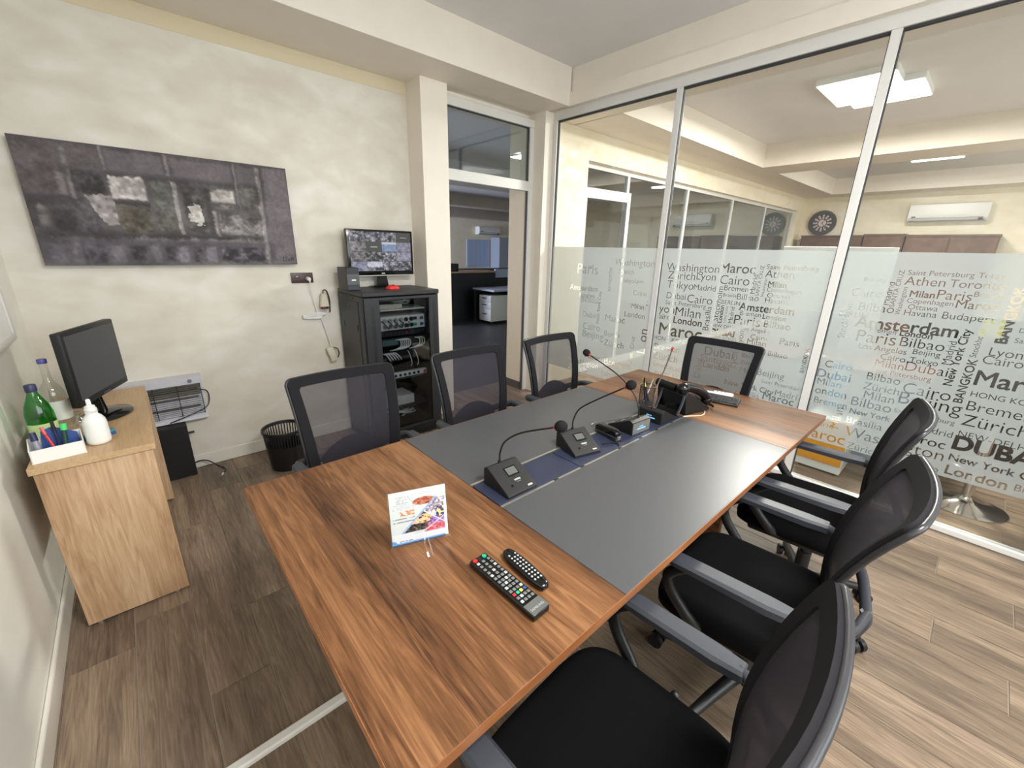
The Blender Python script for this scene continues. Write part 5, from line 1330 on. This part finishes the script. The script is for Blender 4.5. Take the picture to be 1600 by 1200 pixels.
def cab(label, y0, y1, ztop, dx=0.0, panel=True):
    t_ = thing('storage_cabinet', label, 'cabinet', (XF-.03, (y0+y1)/2, 0), -PI/2); w_ = y1-y0
    B(-w_/2, w_/2, -.40+dx, 0, .06, ztop-.03).build('carcass', M['dark_wood'], t_); B(-w_/2-.01, w_/2+.01, -.42+dx, 0, ztop-.03, ztop).build('cornice', M['dark_wood'], t_)
    n_ = max(1, round(w_/.8))
    for k in range(n_): B(-w_/2+w_/n_*k+.01, -w_/2+w_/n_*(k+1)-.01, -.425+dx, -.40+dx, .09, ztop-.05, .006, 1).build('door', M['dark_wood'], t_)
cab('dark brown cabinet under the round clock on the far wall', 2.02, 3.12, 1.985)
cab('brown cabinet with a raised top between the clock and air conditioner', 1.36, 2.00, 2.005)
cab('reddish brown panelled cabinet under the air conditioner', .09, 1.34, 1.985)
# pale screen and furniture behind the frosted film
sc = thing('office_screen', 'tall white partition screen standing behind the frosted words', 'screen', (5.0, 1.04, 0))
B(-.02, .02, -.44, .44, .05, 1.635, .004).build('panel', M['white_plastic'], sc)
for y in (-.3, .3): B(-.2, .2, y-.02, y+.02, 0, .05).build('foot', M['white_metal'], sc)
rd = thing('reception_desk', 'pale grey desk beyond the glass wall beside the white screen', 'desk', (4.35, .72, 0))
B(-.3, .3, -.62, .62, .70, .73, .003).build('desk_top', M['dark_wood'], rd)
B(-.28, -.25, -.60, .60, .02, .70).build('front_panel', M['cab_grey'], rd)
B(-.293, -.281, -.60, -.30, .02, .70).build('grey_panel', M['cab_grey'], rd)
for y in (-.58, .58): B(-.25, .28, y-.015, y+.015, 0, .70).build('side_panel', M['white_plastic'], rd)
op = thing('orange_pedestal', 'white pedestal with an orange front right behind the glass wall', 'drawers', (3.76, .555, 0))
B(-.14, .16, -.15, .135, .02, .42, .003).build('carcass', M['white_plastic'], op)
for z0, z1 in ((.085, .25), (.255, .415)): d_ = B(-.155, -.141, -.145, .13, z0, z1, .002).build('drawer', M['orange'], op)
for y in (-.12, .10): B(-.12, .14, y-.01, y+.01, 0, .02).build('foot', M['black_plastic'], op)
bd = thing('blue_board', 'pale blue board standing in front of the grey desk behind the glass', 'board', (4.00, .62, 0))
B(-.008, .008, -.07, .05, .02, .79).build('panel', M['blue_pale'], bd); B(-.04, .04, -.07, .05, 0, .02).build('base', M['white_plastic'], bd)
gm = thing('grey_monitor', 'grey backed monitor on the white desk behind the glass', 'monitor', (4.30, .86, .7305))
B(-.012, .012, -.13, .13, .10, .38, .004).build('casing', M['cab_grey'], gm); B(-.012, .012, -.02, .02, .005, .10).build('neck', M['cab_grey'], gm); B(-.06, .06, -.07, .07, 0, .006).build('base', M['cab_grey'], gm)
st = thing('bar_stool', 'chrome pedestal stool beyond the glass wall', 'stool', (3.86, -.23, 0))
MB().lathe([(.0, 0), (.205, 0), (.205, .006), (.17, .016), (.06, .035), (.03, .06), (.028, .07)], n=36, capb=False).build('base', M['chrome'], st); MB().cyl((0, 0, .06), (0, 0, .60), .027, n=18).build('column', M['chrome'], st)
MB().cyl((0, 0, .6), (0, 0, .68), .19, .20, 28).build('seat', M['black_fab'], st)
MB().tube([(.13*math.cos(a), .13*math.sin(a), .28) for a in np.linspace(0, 2*PI, 25)[:-1]], .009, 8, closed=True).build('foot_ring', M['chrome'], st)
ycab = thing('yellow_notice', 'small yellow notice on the dark desk screen seen through the letters', 'notice', (4.88, -.085, .98))
B(-.004, .004, -.06, .06, .0, .13).build('sheet', M['yellow'], ycab)
dk2 = thing('added_desk', 'added dark screened desk that darkens the view through the cut-out words', 'desk', (5.25, -.72, 0))  # invented dark backdrop so the clear letters read dark against the film
B(-.33, .35, -1.1, 1.1, .71, .74, .003).build('desk_top', M['dark_wood'], dk2); B(-.36, -.335, -1.1, 1.1, .02, 1.12).build('screen_panel', M['black_metal_dk'], dk2)
for y in (-1.07, 1.07): B(-.33, .33, y-.015, y+.015, 0, .71).build('side_panel', M['black_metal'], dk2)

# ================================================================ dark office through the doorway
air_con('small white air conditioner on the end wall of the dark office', (8.70, 11.0, 1.955), 0, .82, .23)
wl = thing('blinds_window', 'pale blue blind panel on the dark office end wall', 'blind', (8.36, 11.0, 0))
for k in range(5): B(-.42+.17*k, -.255+.17*k, -.03, -.005, 1.0, 1.80).build('slat', M['cab_blue'], wl)
fcab = thing('filing_cabinet', 'tall grey two door cabinet in the dark office', 'cabinet', (9.28, 10.76, 0))
B(-.40, .40, -.20, .22, .02, 1.88).build('carcass', M['cab_grey'], fcab)
for x in (-.395, .0): 
    d_ = B(x+.004, x+.39, -.215, -.20, .05, 1.85).build('door', M['cab_grey'], fcab); B(x+.33, x+.345, -.225, -.215, .9, 1.05).build('handle', M['silver'], d_)
ct = thing('office_counter', 'near black reception counter with a wood top in the dark office', 'counter', (5.75, 7.85, 0))
B(-1.6, .62, -.22, .22, 1.03, 1.065, .003).build('counter_top', M['counter_top'], ct); B(-1.6, .60, -.18, .2, 0.0, 1.03).build('front_panel', M['navy_panel'], ct)
bs = thing('back_desk', 'dark back desk piled with equipment behind the office counter', 'desk', (7.6, 9.0, 0))
B(-1.6, 1.2, -.3, .3, 1.0, 1.04).build('desk_top', M['navy_panel'], bs); B(-1.6, 1.2, -.28, -.25, 0, 1.0).build('front_panel', M['navy_panel'], bs)
pr = thing('office_printer', 'black printer standing on the office counter', 'printer', (5.05, 7.85, 1.0655))
B(-.3, .28, -.18, .18, 0, .16, .01).build('casing', M['black_plastic'], pr); B(-.2, .1, -.15, .15, .16, .22, .01).build('lid', M['black_plastic'], pr); B(-.2, .2, -.20, -.18, .03, .06).build('tray', M['grey_plastic'], pr)
lb = thing('light_panel_desk', 'pale blue desk screen at the right of the office doorway view', 'screen', (7.2, 8.3, 0))
B(-.35, .9, -.02, .02, .86, 1.06).build('panel', M['cab_blue'], lb); B(-.35, .9, -.015, .015, 0, .86).build('lower_panel', M['navy_panel'], lb)
ds = thing('office_desk', 'grey topped office desk over the white drawer pedestal', 'desk', (6.28, 7.10, 0))
B(-.75, .75, -.38, .35, .70, .735, .003).build('desk_top', M['cab_grey'], ds); B(-.74, -.71, .27, .33, 0, .70).build('side_panel', M['black_metal'], ds); B(.71, .74, -.28, .33, 0, .70).build('side_panel', M['black_metal'], ds)
B(-.71, .71, .30, .33, .3, .70).build('back_panel', M['navy_panel'], ds)
pd = thing('drawer_pedestal', 'white three drawer pedestal on castors in the dark office', 'drawers', (5.81, 7.10, 0), -PI/2)
B(-.20, .20, -.20, .25, .06, .60, .003).build('carcass', M['white_metal'], pd)
for z0, z1 in ((.46, .59), (.32, .455), (.07, .315)):
    d_ = B(-.195, .195, -.215, -.20, z0, z1, .002).build('drawer', M['white_plastic'], pd); B(-.09, .06, -.225, -.215, (z0+z1)/2+.01, (z0+z1)/2+.028).build('handle', M['black_plastic'], d_)
for x in (-.16, .16):
    for y in (-.16, .2): MB().cyl((x-.01, y, .025), (x+.01, y, .025), .025, n=12).cyl((x, y, .02), (x, y, .062), .008, n=8).build('castor', M['black_plastic'], pd)
oc_ = copy_tree(chair0); oc_.location = (6.42, 6.45, 0); oc_.rotation_euler = (0, 0, .5); oc_['label'] = 'black office chair at the desk in the dark office'; oc_['category'] = 'chair'
if 'group' in oc_: del oc_['group']
